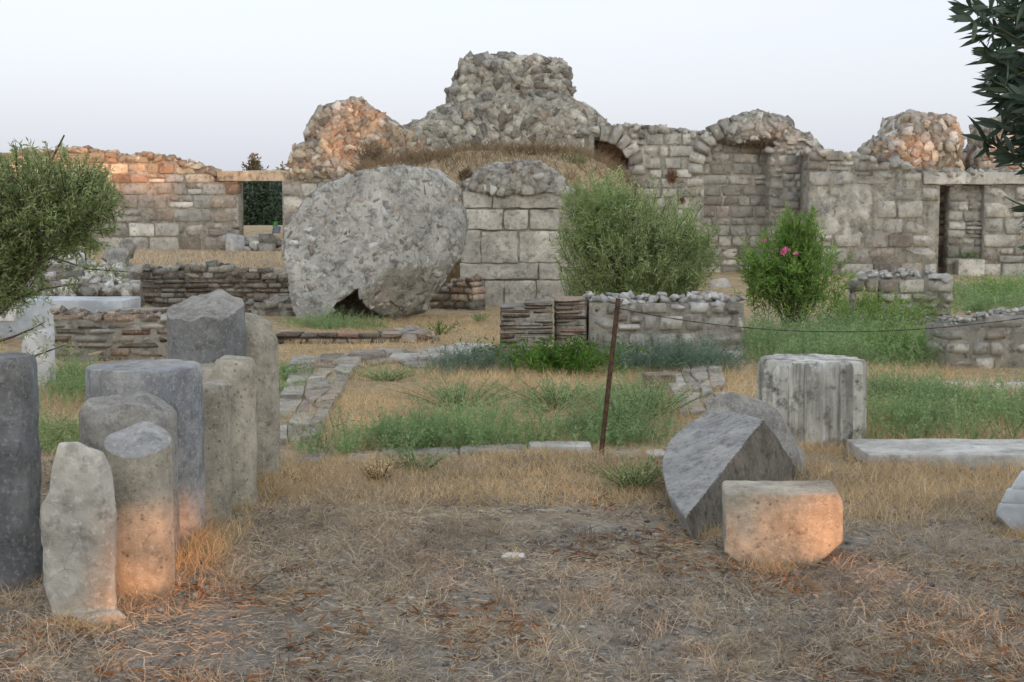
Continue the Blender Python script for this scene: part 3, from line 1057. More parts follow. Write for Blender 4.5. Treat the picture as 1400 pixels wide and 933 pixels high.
def ring_free(s, z):
    for cx, spr, rad in ((arc[0], arc[1], arc[2]), (pxs(818, Dw) - aw, at(0, 236, Dw).z, 42 * kw_)):
        dd = math.hypot(s - cx, z - spr)
        if z > spr - .05 and rad - .02 < dd < rad + 0.43: return True
    return False


wall(tw, (aw, Dw), (pxs(1062, Dw), Dw), zbw, P, 1.0, lambda z: (random.uniform(.20, .30), .22, .5), 'wallstone', 'mortar', openings=[hole], arch=arc, skip=ring_free, top_rocks=(.12, .3), gap=.02)
ss = []
for cx, spr, rad, t0, t1 in ((arc[0], arc[1], arc[2] + .21, 88, 186), (pxs(818, Dw) - aw, at(0, 236, Dw).z, 42 * kw_ + .21, -4, 88)):
    n_ = int(abs(t1 - t0) / 14)
    for i in range(n_):
        th = R(t0 + (i + .5) * (t1 - t0) / n_)
        x = aw + cx + rad * math.cos(th); z = spr + rad * math.sin(th)
        ss.append(((x, Dw + .28, z), (0, -th + math.pi / 2, 0), (rad * R(abs(t1 - t0) / n_) - .02, .68, .42 * random.uniform(.85, 1.1)), 'block', 'wallstone'))
put_stones(tw, ss, 'voussoir')
# recessed back wall in the niche
tn = thing('niche_wall', 'shaded recessed wall face under the right broken arch', 'wall', (aw + arc[0], Dw + .6, zbw))
an = pxs(955, Dw + .2)
wall(tn, (an, Dw + .2), (pxs(1068, Dw), Dw + .2), zbw, [(0, at(0, 182, Dw).z), (3, at(0, 182, Dw).z)], .35, lambda z: (random.uniform(.17, .3), .25, .6), 'wallstone', 'mortar', top_rocks=False, prot=.015)
tn2 = thing('niche_wall', 'dark back wall inside the small hole beside the rubble tower', 'wall', (aw + .8, Dw + .8, 1.8))
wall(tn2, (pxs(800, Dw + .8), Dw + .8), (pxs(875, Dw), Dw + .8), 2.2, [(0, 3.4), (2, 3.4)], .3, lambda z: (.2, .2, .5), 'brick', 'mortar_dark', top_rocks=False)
# right pier with rubble head
Dr = 33.05
tr = thing('rubble_pier', 'projecting rubble pier with broken head right of the niche', 'pier', (pxs(1070, Dr), Dr + .5, zbw))
ar_ = pxs(1052, Dr)
P = [(at(x, y, Dr).x - ar_, at(x, y, Dr).z) for x, y in [(1052, 205), (1070, 190), (1090, 188), (1112, 195)]]
wall(tr, (ar_, Dr), (pxs(1112, Dr), Dr), zbw, P, 1.6, lambda z: (random.uniform(.16, .26), .16, .42), 'wallstone', 'mortar', top_rocks=(.12, .28), kind='block', gap=.02)
poly = [(992, 196), (990, 178), (996, 164), (1012, 158), (1036, 155), (1058, 157), (1074, 163), (1082, 176), (1100, 182), (1112, 192), (1125, 205), (1120, 222), (1060, 214), (1050, 200), (1020, 190)]
V, q, t, nn = mass_arrays(poly, Dr + .75, 1.1, n=4, noise=0.10, nscale=2.2, seed=41, centre=(1060, 185))
link('rubble_core', mesh('rubble_core', V, [q, t], True), 'mortar', tr)
put_stones(tr, mass_stones(V, q, 600, .09, .28, 'wallstone', Dr, 12, matf=lambda p: random.choice(['wallstone', 'rubble', 'wallstone', 'limestone'])), 'stone', 180)

# ------------------------------------------------------------------ right wall with doorway
Dq = 32.0
aq = pxs(1104, Dq)
prof_px = [(1104, 205), (1130, 206), (1160, 212), (1200, 218), (1240, 224), (1262, 232), (1266, 236), (1300, 236), (1440, 236)]
P = [(at(x, y, Dq).x - aq, at(x, y, Dq).z) for x, y in prof_px]
tq = thing('ruined_wall', 'broad grey wall with plaster patch and tall doorway behind the pink oleander', 'wall', (aq + 3, Dq, zbw))
door = (pxs(1285, Dq) - aq, pxs(1346, Dq) - aq, zbw - .3, at(0, 252, Dq).z)
lint = (pxs(1262, Dq) - aq, pxs(1440, Dq) - aq, at(0, 252, Dq).z, at(0, 236, Dq).z + .1)
pl = (pxs(1116, Dq) - aq, pxs(1190, Dq) - aq, at(0, 325, Dq).z, at(0, 252, Dq).z)
plf = lambda s, z: pl[0] + .2 * math.sin(z * 5) < s < pl[1] + .25 * math.sin(z * 4.1) and pl[2] + .15 * math.sin(s * 3) < z < pl[3] + .1 * math.sin(s * 4)
rowsQ = lambda z: (random.uniform(.30, .42), .35, .85) if z < 2.3 else (random.uniform(.2, .3), .25, .6)
wall(tq, (aq, Dq), (pxs(1440, Dq), Dq), zbw, P, .95, rowsQ, 'wallstone', 'mortar', openings=[door, lint], skip=plf, top_rocks=(.12, .34),
     matf=lambda s, z: 'ashlar' if (s > door[0] - .75 and z < 2.4 and random.random() < .75) else 'wallstone')
# plaster patch: a lumpy skin on the core
ppx = [(1114, 252), (1140, 246), (1170, 250), (1192, 252), (1198, 270), (1188, 300), (1196, 322), (1170, 330), (1140, 322), (1118, 332), (1110, 300), (1117, 275)]
V, q, t, nn = mass_arrays(ppx, Dq + .12, .2, n=5, noise=.07, nscale=2.2, seed=44, rings=26)
link('plaster_patch', mesh('plaster_patch', V, [q, t], True), 'plaster', tq)
a = at(1262, 252, Dq); b = at(1440, 236, Dq)
o = hull_obj('lintel', box_pts(((a.x + b.x) / 2, Dq - .06, a.z), (1, 0), b.x - a.x - .02, .8, b.z - a.z, .01), 'wallstone', bevel=.02, L=.2, noise=.03, nscale=5)
tag(recentre(o), 'long squared grey stone lintel over the right doorway', 'lintel')
ti = thing('blocking_wall', 'rubble blocking set back inside the right doorway', 'wall', (pxs(1320, Dq + .5), Dq + .5, zbw))
wall(ti, (pxs(1297, Dq + .16), Dq + .16), (pxs(1348, Dq), Dq + .16), zbw + .3, [(0, at(0, 251, Dq).z - .01), (1, at(0, 251, Dq).z - .01)], .4, lambda z: (random.uniform(.16, .28), .2, .42), 'wallstone', 'mortar', top_rocks=False)
ti2 = thing('blocking_wall', 'wall coloured dark for the shade deep in the left slit of the right doorway', 'wall', (pxs(1291, Dq + 1.0), Dq + 1.0, zbw))
wall(ti2, (pxs(1272, Dq + .92), Dq + .92), (pxs(1312, Dq), Dq + .92), zbw, [(0, at(0, 240, Dq).z), (1, at(0, 240, Dq).z)], .4, lambda z: (.25, .3, .6), 'slabstone', 'mortar_dark', top_rocks=False)  # back added in the slit; its dark stone puts in the shade
a = at(1309, 380, Dq); b = at(1346, 355, Dq)
o = hull_obj('door_sill', box_pts(((a.x + b.x) / 2, Dq - .05, zbw - .1), (1, 0), b.x - a.x, .42, b.z - zbw + .1, .01), 'ashlar', bevel=.02, L=.2, noise=.015)
tag(recentre(o), 'squared grey block standing as sill in the right doorway', 'stone block')
# towers behind the right wall
D2 = 38.5
for poly, lab, sd, cen in (([(1172, 240), (1176, 212), (1186, 197), (1210, 187), (1217, 166), (1230, 157), (1255, 158), (1286, 160), (1300, 170), (1304, 192), (1299, 215), (1306, 240)], 'sunlit warm rubble stump rising behind the right wall', 51, (1240, 205)),
                      ([(1318, 245), (1322, 220), (1335, 200), (1345, 175), (1365, 160), (1395, 156), (1430, 165), (1450, 200), (1455, 245)], 'rubble stump behind the right wall, half hidden by dark leaves', 52, (1385, 215))):
    tb = thing('rubble_stump', lab, 'ruin', (pxs(cen[0], D2), D2, 0))
    full = poly + [(poly[-1][0], 330), (poly[0][0], 330)]
    V, q, t, nn = mass_arrays(full, D2, 2.2, n=5, noise=.16, nscale=1.6, seed=sd, centre=cen)
    link('rubble_core', mesh('rubble_core', V, [q, t], True), 'mortar_warm', tb)
    put_stones(tb, mass_stones(V, q, 700, .11, .36, 'warmstone', D2, sd, zmin=at(0, 245, D2).z, matf=lambda p: random.choice(['warmstone', 'limestone', 'limestone'])), 'stone', 220)

# ------------------------------------------------------------------ fallen lump of masonry
Df = 20.6
tc = thing('fallen_masonry', 'giant tilted lump of grey concrete masonry fallen before the ashlar pier', 'masonry lump', (pxs(510, Df), Df, 0))
poly = [(388, 330), (396, 308), (428, 264), (455, 247), (500, 236), (545, 228), (598, 231), (622, 252), (636, 300), (630, 346), (604, 390), (586, 406), (581, 432), (542, 438), (521, 429), (498, 391), (455, 416), (449, 437), (432, 443), (412, 416), (396, 362)]
V, q, t, nn = mass_arrays(poly, Df + .3, 2.1, n=12, noise=.05, nscale=2.4, seed=61, centre=(508, 330), seg=170, rings=26, lean=.12)
# the right flank turns away from the viewer
xr = pxs(565, Df)
c0_ = np.array(at(508, 330, Df + .3))
for nx_, ny_, nz_, off in ((-.22, -1, .20, .80), (.80, -.75, .10, .92), (.55, -.60, -.62, 1.0)):
    pn_ = np.array([nx_, ny_, nz_]); pn_ = pn_ / np.linalg.norm(pn_)
    ex = np.maximum((V - c0_) @ pn_ - off, 0)
    V = V - ex[:, None] * pn_ * .93                     # broken flat faces
link('body', mesh('body', V, [q, t], True), 'chunk', tc)
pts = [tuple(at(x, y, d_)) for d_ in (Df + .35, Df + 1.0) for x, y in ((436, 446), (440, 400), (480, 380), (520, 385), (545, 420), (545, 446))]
hull_obj('hollow_back', pts, 'mortar_dark', tc, bevel=.03, L=.15, noise=.05, nscale=4)  # filler coloured dark to put in the shade of the hollow
put_stones(tc, mass_stones(V, q, 1700, .04, .17, 'chunkstone', Df, 14, sink=.22, flat=.70, thr=.78), 'stone', 300)
o = None

# ------------------------------------------------------------------ dark retaining wall and terrace on the left
De = 23.4
te = thing('retaining_wall', 'dark low dry-stone wall of thin slabs below the doorway terrace', 'wall', (pxs(290, De), De, 0))
ae = pxs(178, De)
P = [(at(x, y, De).x - ae, at(x, y, De).z) for x, y in [(178, 370), (250, 368), (290, 364), (330, 372), (400, 375), (420, 380)]]
wall(te, (ae, De), (pxs(420, De), De), 0, P, .6, lambda z: (random.uniform(.06, .12), .16, .5), 'slabstone', 'mortar_dark', matf=lambda s, z: ('rubble' if random.random() < .12 or s < .8 else 'slabstone'), top_rocks=(.1, .25), prot=.035, rot=.04, gap=.006, inset=.035)
te2 = thing('stone_heap', 'low grey rubble footing in front of the dark retaining wall', 'rubble', (pxs(385, 21.6), 21.6, 0))
wall(te2, (pxs(320, 21.6), 21.8), (pxs(418, 21.6), 21.4), 0, [(0, .14), (.4, .25), (1.1, .2)], .5, lambda z: (random.uniform(.09, .16), .12, .3), 'rubble', 'mortar', top_rocks=(.1, .22))
# boulders of the embankment
BL = [(30, 358, 34, 36, 'marble'), (75, 356, 26, 34, 'marble'), (102, 358, 44, 34, 'marble'), (156, 354, 44, 36, 'col_grey'), (50, 368, 22, 22, 'rubble_pale'), (128, 376, 40, 26, 'marble'), (8, 372, 22, 26, 'rubble'), (175, 340, 26, 26, 'rubble'), (120, 392, 30, 16, 'rubble'), (152, 396, 34, 14, 'col_blue'), (75, 394, 34, 18, 'rubble'), (40, 396, 28, 18, 'rubble_pale'), (96, 386, 20, 14, 'rubble_pale'), (176, 398, 14, 12, 'rubble')]
where = ['at far left edge', 'white and upright', 'broad and pale in the middle', 'largest and greyest', 'small and pale', 'low and pale', 'at the picture edge', 'highest, near the wall end', 'low in the bank', 'flat and bluish at the foot', 'grey at the foot', 'pale at the foot on the left', 'smallest pale one', 'small by the wall end']
for i, (bx, by, bw, bh, mt) in enumerate(BL):
    Db = 23.0 - (by - 350) * .055
    c = at(bx, by, Db); rw, rh = bw * Db / F / 2, bh * Db / F / 2
    r_ = np.random.default_rng(900 + i)
    pts = [Vector(c) + Vector((v[0] * rw * 1.1, v[1] * rw * .9, v[2] * rh * 1.1)) for v in unit(r_.normal(size=(16, 3)))]
    o = hull_obj('boulder', [tuple(p) for p in pts], mt, bevel=.02, L=.12, noise=.03, nscale=5, seed=i)
    tag(recentre(o), 'boulder in the bank behind the olive tree, ' + where[i], 'boulder', 'boulders of the left bank')
tgm = thing('rubble_bank', 'bank of small rubble under the boulders, left background', 'rubble', (pxs(90, 22), 22, 0))
ss = []
for i in range(150):
    bx, by = random.uniform(-30, 185), random.uniform(362, 405)
    Db = 23.0 - (by - 350) * .055; c = at(bx, by, Db); s_ = random.uniform(.06, .22)
    ss.append((tuple(c), (random.uniform(-.6, .6), random.uniform(-.6, .6), random.uniform(0, 3)), (s_ * 1.3, s_, s_ * .8), 'angular', random.choice(['rubble', 'rubble', 'wallstone', 'rubble_pale'])))
put_stones(tgm, ss, small=.1)
poly = [(-60, 372), (0, 362), (60, 360), (120, 364), (185, 372), (195, 420), (-60, 425)]
V, q, t, nn = mass_arrays(poly, 22.3, 1.6, n=2.5, noise=.1, nscale=2, seed=71)
link('earth_core', mesh('earth_core', V, [q, t], True), 'mortar_dark', tgm)

# pale marble slab lying on the left
a, b = at(-60, 437, 17.6), at(166, 411, 17.6)
o = hull_obj('marble_slab', box_pts(((a.x + b.x) / 2, 17.6, 0), (1, 0.0), b.x - a.x, .9, b.z, .01), 'marble_blue', bevel=.015, L=.3, noise=.008)
tag(recentre(o), 'long pale bluish marble slab lying behind the low brown wall at left', 'marble slab')
o = hull_obj('marble_block', [tuple(at(x, y, d)) for d in (16.6, 17.2) for x, y in ((-40, 440), (-30, 408), (5, 406), (24, 416), (20, 440))], 'marble_white', bevel=.02, L=.08, noise=.02)
tag(recentre(o), 'white marble block at the left picture edge', 'marble block')
# low brown wall in front of it
Dl = 15.0
tlw = thing('low_wall', 'low brown slab-stone wall behind the thick columns at left', 'wall', (pxs(150, Dl), Dl, 0))
al = pxs(66, Dl)
P = [(at(x, y, Dl).x - al, at(x, y, Dl).z) for x, y in [(66, 431), (150, 434), (151, 432), (240, 430)]]
wall(tlw, (al, Dl), (pxs(245, Dl), Dl), 0, P, .55, lambda z: (random.uniform(.055, .095), .16, .42), 'slabstone', 'mortar', matf=lambda s, z: random.choice(['slabstone', 'slabstone', 'brick', 'paving']), top_rocks=(.05, .12), prot=.012, rot=.015, gap=.004, inset=.016)
P = [(0, at(0, 420, 16.2).z), (1.2, at(0, 419, 16.2).z)]
tl3 = thing('low_wall', 'upper brown brick step behind the low slab-stone wall', 'wall', (pxs(190, 16.2), 16.2, 0))
wall(tl3, (pxs(148, 16.2), 16.2), (pxs(245, 16.2), 16.2), 0, P, .5, lambda z: (random.uniform(.05, .08), .2, .42), 'brick', 'mortar', top_rocks=False, gap=.004, inset=.015, prot=.01)

# ------------------------------------------------------------------ mid wall: two brick piers and a rubble wall
Dm = 15.2
tb1 = thing('brick_pier', 'square pier of thin weathered bricks, left end of the middle wall', 'brick pier', (pxs(720, Dm), Dm, 0))
ax = pxs(683, Dm - .3)
P = [(0, at(0, 415, Dm - .3).z), (2, at(0, 413, Dm - .3).z)]
BR = lambda z: (random.uniform(.034, .056), .16, .36)
wall(tb1, (ax, Dm - .3), (pxs(757, Dm - .3), Dm - .3), 0, P, .62, BR, 'brick', 'mortar', matf=lambda s, z: random.choice(['brick', 'slabstone', 'slabstone', 'brick', 'paving']), kind='brick', gap=.004, top_rocks=False, name='brick', prot=.008, inset=.012)
tb2 = thing('brick_pier', 'narrow pier of thin bricks set beside the rubble wall', 'brick pier', (pxs(782, Dm), Dm, 0))
P = [(0, at(0, 408, Dm).z), (2, at(0, 407, Dm).z)]
wall(tb2, (pxs(759, Dm), Dm), (pxs(803, Dm), Dm), 0, P, .6, BR, 'brick', 'mortar', matf=lambda s, z: 'brick' if z > .6 else random.choice(['brick', 'slabstone', 'slabstone']), kind='brick', gap=.004, top_rocks=False, name='brick', prot=.008, inset=.012)
tm = thing('rubble_wall', 'waist-high rubble wall crowned with white stones in the middle', 'wall', (pxs(910, Dm), Dm, 0))
am = pxs(804, Dm)
P = [(at(x, y, Dm).x - am, at(x, y, Dm).z) for x, y in [(804, 410), (850, 410), (1022, 411)]]
sk = lambda s, z: random.random() < .12 and .1 < s < pxs(990, Dm) - am
wall(tm, (am, Dm), (pxs(1022, Dm), Dm), 0, P, .7, lambda z: (random.uniform(.13, .24), .14, .34), 'ashlar', 'mortar', kind='block', top_rocks=(.06, .13), top_mat='rubble_pale', inset=.035, skip=sk, gap=.03,
     matf=lambda s, z: random.choice(['ashlar', 'paving', 'wallstone', 'rubble_pale']))
# ------------------------------------------------------------------ right walls
Dg = 14.2
tg = thing('rubble_wall', 'plastered rubble wall with pale top cut by the right picture edge', 'wall', (pxs(1340, Dg), Dg, 0))
ag = pxs(1299, Dg)
P = [(at(x, y, Dg).x - ag, at(x, y, Dg).z) for x, y in [(1299, 442), (1340, 438), (1400, 431), (1480, 427)]]
wall(tg, (ag, Dg), (pxs(1480, Dg), Dg + .25), 0, P, .5, lambda z: (random.uniform(.12, .22), .16, .4), 'paving', 'mortar', kind='block', top_rocks=(.035, .08), top_mat='rubble_pale', inset=.03, skip=lambda s, z: random.random() < .38 and s > .2, gap=.03, matf=lambda s, z: random.choice(['ashlar', 'paving', 'wallstone']))
o = None
Ds = 19.4
ts = thing('rubble_wall', 'small broken wall end with squared stones in front of the right doorway', 'wall', (pxs(1250, Ds), Ds, 0))
as_ = pxs(1170, Ds)
P = [(at(x, y, Ds).x - as_, at(x, y, Ds).z) for x, y in [(1170, 392), (1190, 378), (1240, 375), (1275, 377), (1307, 383)]]
wall(ts, (as_, Ds + .3), (pxs(1307, Ds), Ds), 0, P, .6, lambda z: (random.uniform(.13, .2), .18, .42), 'ashlar', 'mortar', openings=[(.1, .42, .15, .55)], top_rocks=(.07, .16), top_mat='rubble_pale', matf=lambda s, z: random.choice(['ashlar', 'wallstone', 'paving']))
for i, (bx, by, sz, mt) in enumerate([(1145, 443, 44, 'rubble'), (1120, 455, 30, 'wallstone'), (985, 385, 34, 'marble'), (1250, 604, 0, '')]):
    if not sz: continue
    c = gnd(bx, by + sz * .35); r_ = np.random.default_rng(950 + i); rw = sz * c.y / F / 2
    o = hull_obj('fallen_stone', [tuple(c + Vector((v[0] * rw, v[1] * rw * .8, v[2] * rw * .7 + rw * .35))) for v in unit(r_.normal(size=(14, 3)))], mt, bevel=.015, L=.1, noise=.02, nscale=7, seed=i)
    tag(recentre(o), ['rough grey stone lying behind the fluted drum', 'small flat stone beside the oleander stems', 'pale stone between the grey-green bush and the oleander'][i], 'stone')


# ------------------------------------------------------------------ columns
def lathe(c, Rr, H, top=None, flare=0.0, flutes=0, fl_d=.03, seg=72, rings=30, noise=.006, nscale=7, seed=0, taper=0.0, edge=.02, lean=(0, 0), dents=0.02, cap_noise=.01, bottom=-.08):
    th = np.linspace(0, 2 * math.pi, seg, endpoint=False)
    fl = np.zeros(seg)
    if flutes: fl = -fl_d * np.sqrt(np.abs(np.sin(flutes * th / 2)))
    top = top or (lambda x, y: 0 * x)
    V = []
    for j in range(rings):
        t = j / (rings - 1)
        rad = (Rr + fl) * (1 - taper * t)
        if flare: rad = rad * (1 + flare * np.exp(-((t * H) / .05) ** 2))
        if t > .9:
            cxy = np.stack([c[0] + Rr * np.cos(th), c[1] + Rr * np.sin(th), np.full(seg, seed * 3.1)], 1)
            rad = rad - Rr * .38 * np.maximum(fbm(cxy * 9, 3, seed + 11) - .22, 0) * ((t - .9) / .1) ** 2
        if t > .999: rad = rad - edge * .35
        x, y = rad * np.cos(th), rad * np.sin(th)
        zt = H + top(x, y) - edge * .4
        z = bottom + (zt - bottom) * t
        V.append(np.stack([x, y, z], 1))
    last = V[-1]
    fr = [.955, .88, .76, .6, .42, .22]
    for i, q in enumerate(fr):
        x, y = last[:, 0] * q, last[:, 1] * q
        z = H + top(x, y) - (edge * .08 if i == 0 else 0)
        V.append(np.stack([x, y, z], 1))
    nr = rings
    V = np.concatenate(V)
    P = V * [1, 1, 1] + [c[0], c[1], 0]
    rad_n = np.concatenate([np.tile(np.stack([np.cos(th), np.sin(th), 0 * th], 1), (nr, 1)), np.tile([[0, 0, 1.0]], (seg * len(fr), 1))])
    dn = noise * fbm(P * nscale, 4, seed) - dents * np.maximum(fbm(P * 2.6, 3, seed + 3) - .18, 0) * 2
    dn[nr * seg:] = cap_noise * fbm(P[nr * seg:] * 9, 4, seed + 5)
    V = V + rad_n * dn[:, None]
    V[:, 0] += lean[0] * V[:, 2]; V[:, 1] += lean[1] * V[:, 2]
    V = V + np.array([c[0], c[1], c[2]])
    a = np.arange(seg); b = (a + 1) % seg
    f = [np.stack([k_ * seg + a, k_ * seg + b, (k_ + 1) * seg + b, (k_ + 1) * seg + a], 1) for k_ in range(nr + len(fr) - 1)]
    j = (nr + len(fr) - 1) * seg
    V = np.vstack([V, V[j:j + seg].mean(0)])
    tri = np.stack([j + a, j + b, np.full(seg, len(V) - 1)], 1)
    return V, f, tri


def column(label, x0, x1, ytop, ybase, mat, name='column', cat='column', D=None, sharp=50, cap=None, **kw):
    """x0, x1 side edges and ybase front foot in the picture; ytop the middle of the top"""
    Dfoot = gnd(700, ybase).y if D is None else D
    rad = (x1 - x0) / 2 * Dfoot / F
    for _ in range(3):
        rad = (x1 - x0) / 2 * (Dfoot + rad) / F
    c = at((x0 + x1) / 2, 400, Dfoot + rad)
    g0 = tz(c.x, c.y)
    H = at(700, ytop, Dfoot + rad).z - g0
    V, f, tri = lathe((c.x, c.y, g0), rad, H, **kw)
    me = mesh(name, V, [np.concatenate(f), tri], True)
    me.set_sharp_from_angle(angle=R(sharp))
    o = link(name, me, mat)
    if cap:                                  # the broken face takes a stone colour of its own
        me.materials.append(M[cap])
        mi = np.zeros(len(me.polygons), np.int32); sg = kw.get('seg', 72); mi[sg * (kw.get('rings', 30) - 1):] = 1
        me.polygons.foreach_set('material_index', mi)
    return tag(recentre(o), label, cat, 'upright column pieces' if cat == 'column' else None)


column('dark grey column cut off by the left picture edge', -62, 46, 487, 808, 'col_dark', seed=1, noise=.012, dents=.03)
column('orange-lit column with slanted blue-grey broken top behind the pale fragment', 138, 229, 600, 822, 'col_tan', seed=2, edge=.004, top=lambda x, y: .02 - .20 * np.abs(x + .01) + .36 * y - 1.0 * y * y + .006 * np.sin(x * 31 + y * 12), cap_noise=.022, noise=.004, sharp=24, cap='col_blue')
column('short column with worn knobby top, second behind the pale fragment', 106, 236, 546, 782, 'col_grey', seed=3, edge=.05, top=lambda x, y: .016 * np.sin(x * 26 + .6) - .5 * (x * x) + .05 * y, cap_noise=.03, noise=.008)
column('thickest column of the left row with flat bluish top and flared foot', 117, 273, 499, 757, 'col_blue', seed=4, flare=.06, edge=.014, noise=.003, dents=.004, cap_noise=.006)
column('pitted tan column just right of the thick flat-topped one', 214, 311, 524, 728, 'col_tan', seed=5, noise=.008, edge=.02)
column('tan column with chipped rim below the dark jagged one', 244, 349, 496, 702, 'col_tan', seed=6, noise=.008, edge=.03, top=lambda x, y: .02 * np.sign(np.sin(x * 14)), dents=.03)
column('tallest dark blue-grey column with jagged broken top', 229, 334, 419, 684, 'col_dark', seed=7, edge=.004, sharp=24, top=lambda x, y: .30 * y + .014 * np.sin(x * 17 + 1) + .01 * np.sin(x * 43), cap_noise=.028, noise=.007, cap='col_grey')
column('pale tan column with rounded top, right end of the left row', 284, 379, 428, 664, 'col_tan', seed=8, edge=.07, top=lambda x, y: -2.3 * (x * x + y * y), noise=.007)
column('small white marble column stub beyond the left row', 28, 72, 452, 532, 'marble_white', seed=9, edge=.04, top=lambda x, y: .25 * x - 3.0 * x * x, noise=.006)
column('fluted grey marble column drum standing at the right', 1037, 1186, 490, 614, 'flute', name='fluted_drum', seed=10, flutes=20, fl_d=.05, seg=200, edge=.025, noise=.008, dents=.02, sharp=28)

# pale broken fragment in front of the row
fb = bmesh.new()
for pr, d0, d1, bv in (([(57, 694), (60, 800), (72, 848), (160, 848), (164, 760), (161, 700), (150, 668), (70, 672)], 5.30, 5.52, .02), ([(64, 720), (71, 640), (82, 607), (106, 604), (141, 616), (152, 640), (163, 720), (160, 800)], 5.315, 5.50, .02), ([(70, 846), (76, 863), (106, 867), (158, 860), (167, 846), (160, 838), (74, 838)], 5.26, 5.52, .012)):
    pts = []
    for x, y in pr:
        ed = 1.0 - abs(x - 112) / 56
        pts += [tuple(at(x, y, d0 + .05 * (1 - ed))), tuple(at(x, y, d1 - .06 * (1 - ed)))]
    pts.append(tuple(at(132, (pr[0][1] + pr[3][1]) / 2, d0 - .035)))
    b_ = hull_bm(pts, bevel=bv * .5, L=.03, noise=.014, nscale=13, seed=len(pr), big=.022)
    tmp = bpy.data.meshes.new('t'); b_.to_mesh(tmp); fb.from_mesh(tmp); b_.free(); bpy.data.meshes.remove(tmp)
me = bpy.data.meshes.new('stone_fragment'); fb.to_mesh(me); fb.free()
me = remeshed(me, .0075, 1)
me.polygons.foreach_set('use_smooth', np.ones(len(me.polygons), bool)); me.set_sharp_from_angle(angle=R(34))
o = link('stone_fragment', me, 'fragment')
tag(recentre(o), 'pale broken marble fragment standing in front of the left columns', 'stone fragment')

# ------------------------------------------------------------------ foreground right stones
r1, r2, lf_ = at(976, 658, 6.98), at(1043, 573, 7.80), at(904, 640, 7.60)
nA = (r2 - r1).cross(lf_ - r1).normalized()
if nA.z < 0: nA = -nA
arcp = []
for x, y in ((1043, 573), (1005, 562), (965, 566), (935, 582), (912, 606), (903, 636), (907, 664), (922, 692), (942, 716), (962, 738), (1000, 745), (1090, 640)):
    d_ = ray(x, y); e_ = Vector((0, 0, EYE))
    t_ = (r1 - e_).dot(nA) / d_.dot(nA)
    arcp.append(e_ + d_ * t_)
db = bmesh.new()
for p in arcp:
    db.verts.new(p); db.verts.new(p - nA * 1.0)
bmesh.ops.convex_hull(db, input=db.verts[:])
b3 = at(1105, 660, 8.35)
nB = (r2 - r1).cross(b3 - r1).normalized()
if nB.x < 0: nB = -nB
bmesh.ops.bisect_plane(db, geom=db.verts[:] + db.edges[:] + db.faces[:], plane_co=r1, plane_no=nB, clear_outer=True)
pts = [tuple(v.co) for v in db.verts] + [tuple(b3), (b3.x - .02, b3.y + .12, -.08), tuple(b3 + Vector((-.12, .25, .05)))]
db.free()
o = hull_obj('broken_drum', pts, 'drum', bevel=.004, voxel=.011, noise=.009, nscale=11, seed=3, big=.008)
o.data.materials.append(M['drum_break'])     # brown stain plus shade put into the colour of this face
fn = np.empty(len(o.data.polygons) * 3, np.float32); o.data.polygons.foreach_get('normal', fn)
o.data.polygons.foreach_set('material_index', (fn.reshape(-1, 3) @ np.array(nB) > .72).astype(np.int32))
tag(recentre(o), 'large angular broken column drum lying behind the orange-lit block', 'broken drum')
f_pts = [(955, 572, 8.35), (972, 545, 8.45), (1000, 534, 8.5), (1028, 543, 8.5), (1062, 560, 8.5), (1076, 598, 8.4), (1112, 660, 8.35), (1000, 660, 8.4), (960, 640, 8.4), (1005, 545, 8.95), (1060, 570, 8.95), (1110, 640, 8.95), (970, 640, 8.95)]
o = hull_obj('broken_slab', [tuple(at(*p)) for p in f_pts], 'col_grey', bevel=.012, voxel=.013, noise=.018, nscale=9, seed=5, big=.01)
tag(recentre(o), 'grey slab split from the back of the broken drum by a crack', 'broken slab')
f_pts = []
for dd in (0, .30):
    for x, y in ((990, 674), (1146, 674), (1153, 688), (1153, 742), (1122, 770), (1072, 787), (1018, 781), (991, 756)):
        p = at(x, y, 6.16); f_pts.append((p.x + dd * .12, p.y + dd, p.z))
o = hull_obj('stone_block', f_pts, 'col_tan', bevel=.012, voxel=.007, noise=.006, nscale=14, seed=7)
tag(recentre(o), 'orange-lit pitted stone block with flat top and rounded underside', 'stone block')
# moulded block at the right edge
tmb = thing('moulded_block', 'bluish marble block with stepped mouldings at the right picture edge', 'marble block', gnd(1420, 740))
for nm, pr in (('plinth', [(1362, 706), (1366, 688), (1440, 688), (1440, 745), (1395, 738)]), ('moulding', [(1368, 689), (1378, 668), (1440, 668), (1440, 692)]), ('upper_body', [(1382, 669), (1398, 644), (1450, 644), (1450, 672)])):
    pts = [tuple(at(x, y, d)) for d in (6.75, 7.2) for x, y in pr]
    hull_obj(nm, pts, 'marble_blue', tmb, bevel=.008, voxel=.011, noise=.010, nscale=12)
# marble slab on the ground, right
a = gnd(1188, 641); b = at(1188, 622, a.y)
pts = [(a.x + dx, a.y + dy, dz) for dx in (0, 1.45) for dy in (0, .62) for dz in (-.05, b.z)]
o = hull_obj('marble_slab', pts, 'marble', bevel=.015, L=.07, noise=.012, nscale=7, seed=2)
tag(recentre(o), 'flat pale marble slab lying on dry grass at the right', 'marble slab')
g = Geo()
c = gnd(1266, 616)
bmx = hull_bm([tuple(at(x, y, d)) for d in (9.95, 10.15) for x, y in ((1252, 602), (1250, 612), (1280, 612), (1278, 602))], bevel=.004, L=.2, noise=.002)
bmx2 = hull_bm([tuple(at(x, y, d)) for d in (9.93, 10.17) for x, y in ((1248, 598), (1248, 602.4), (1283, 602.4), (1283, 599))], bevel=.003, L=.2, noise=.002)
me = bpy.data.meshes.new('box'); bmx.to_mesh(me); tmx = thing('meter_box', 'small dark lidded box behind the marble slab', 'box', (c.x, 10.05, 0)); link('body', me, 'iron_dark', tmx)
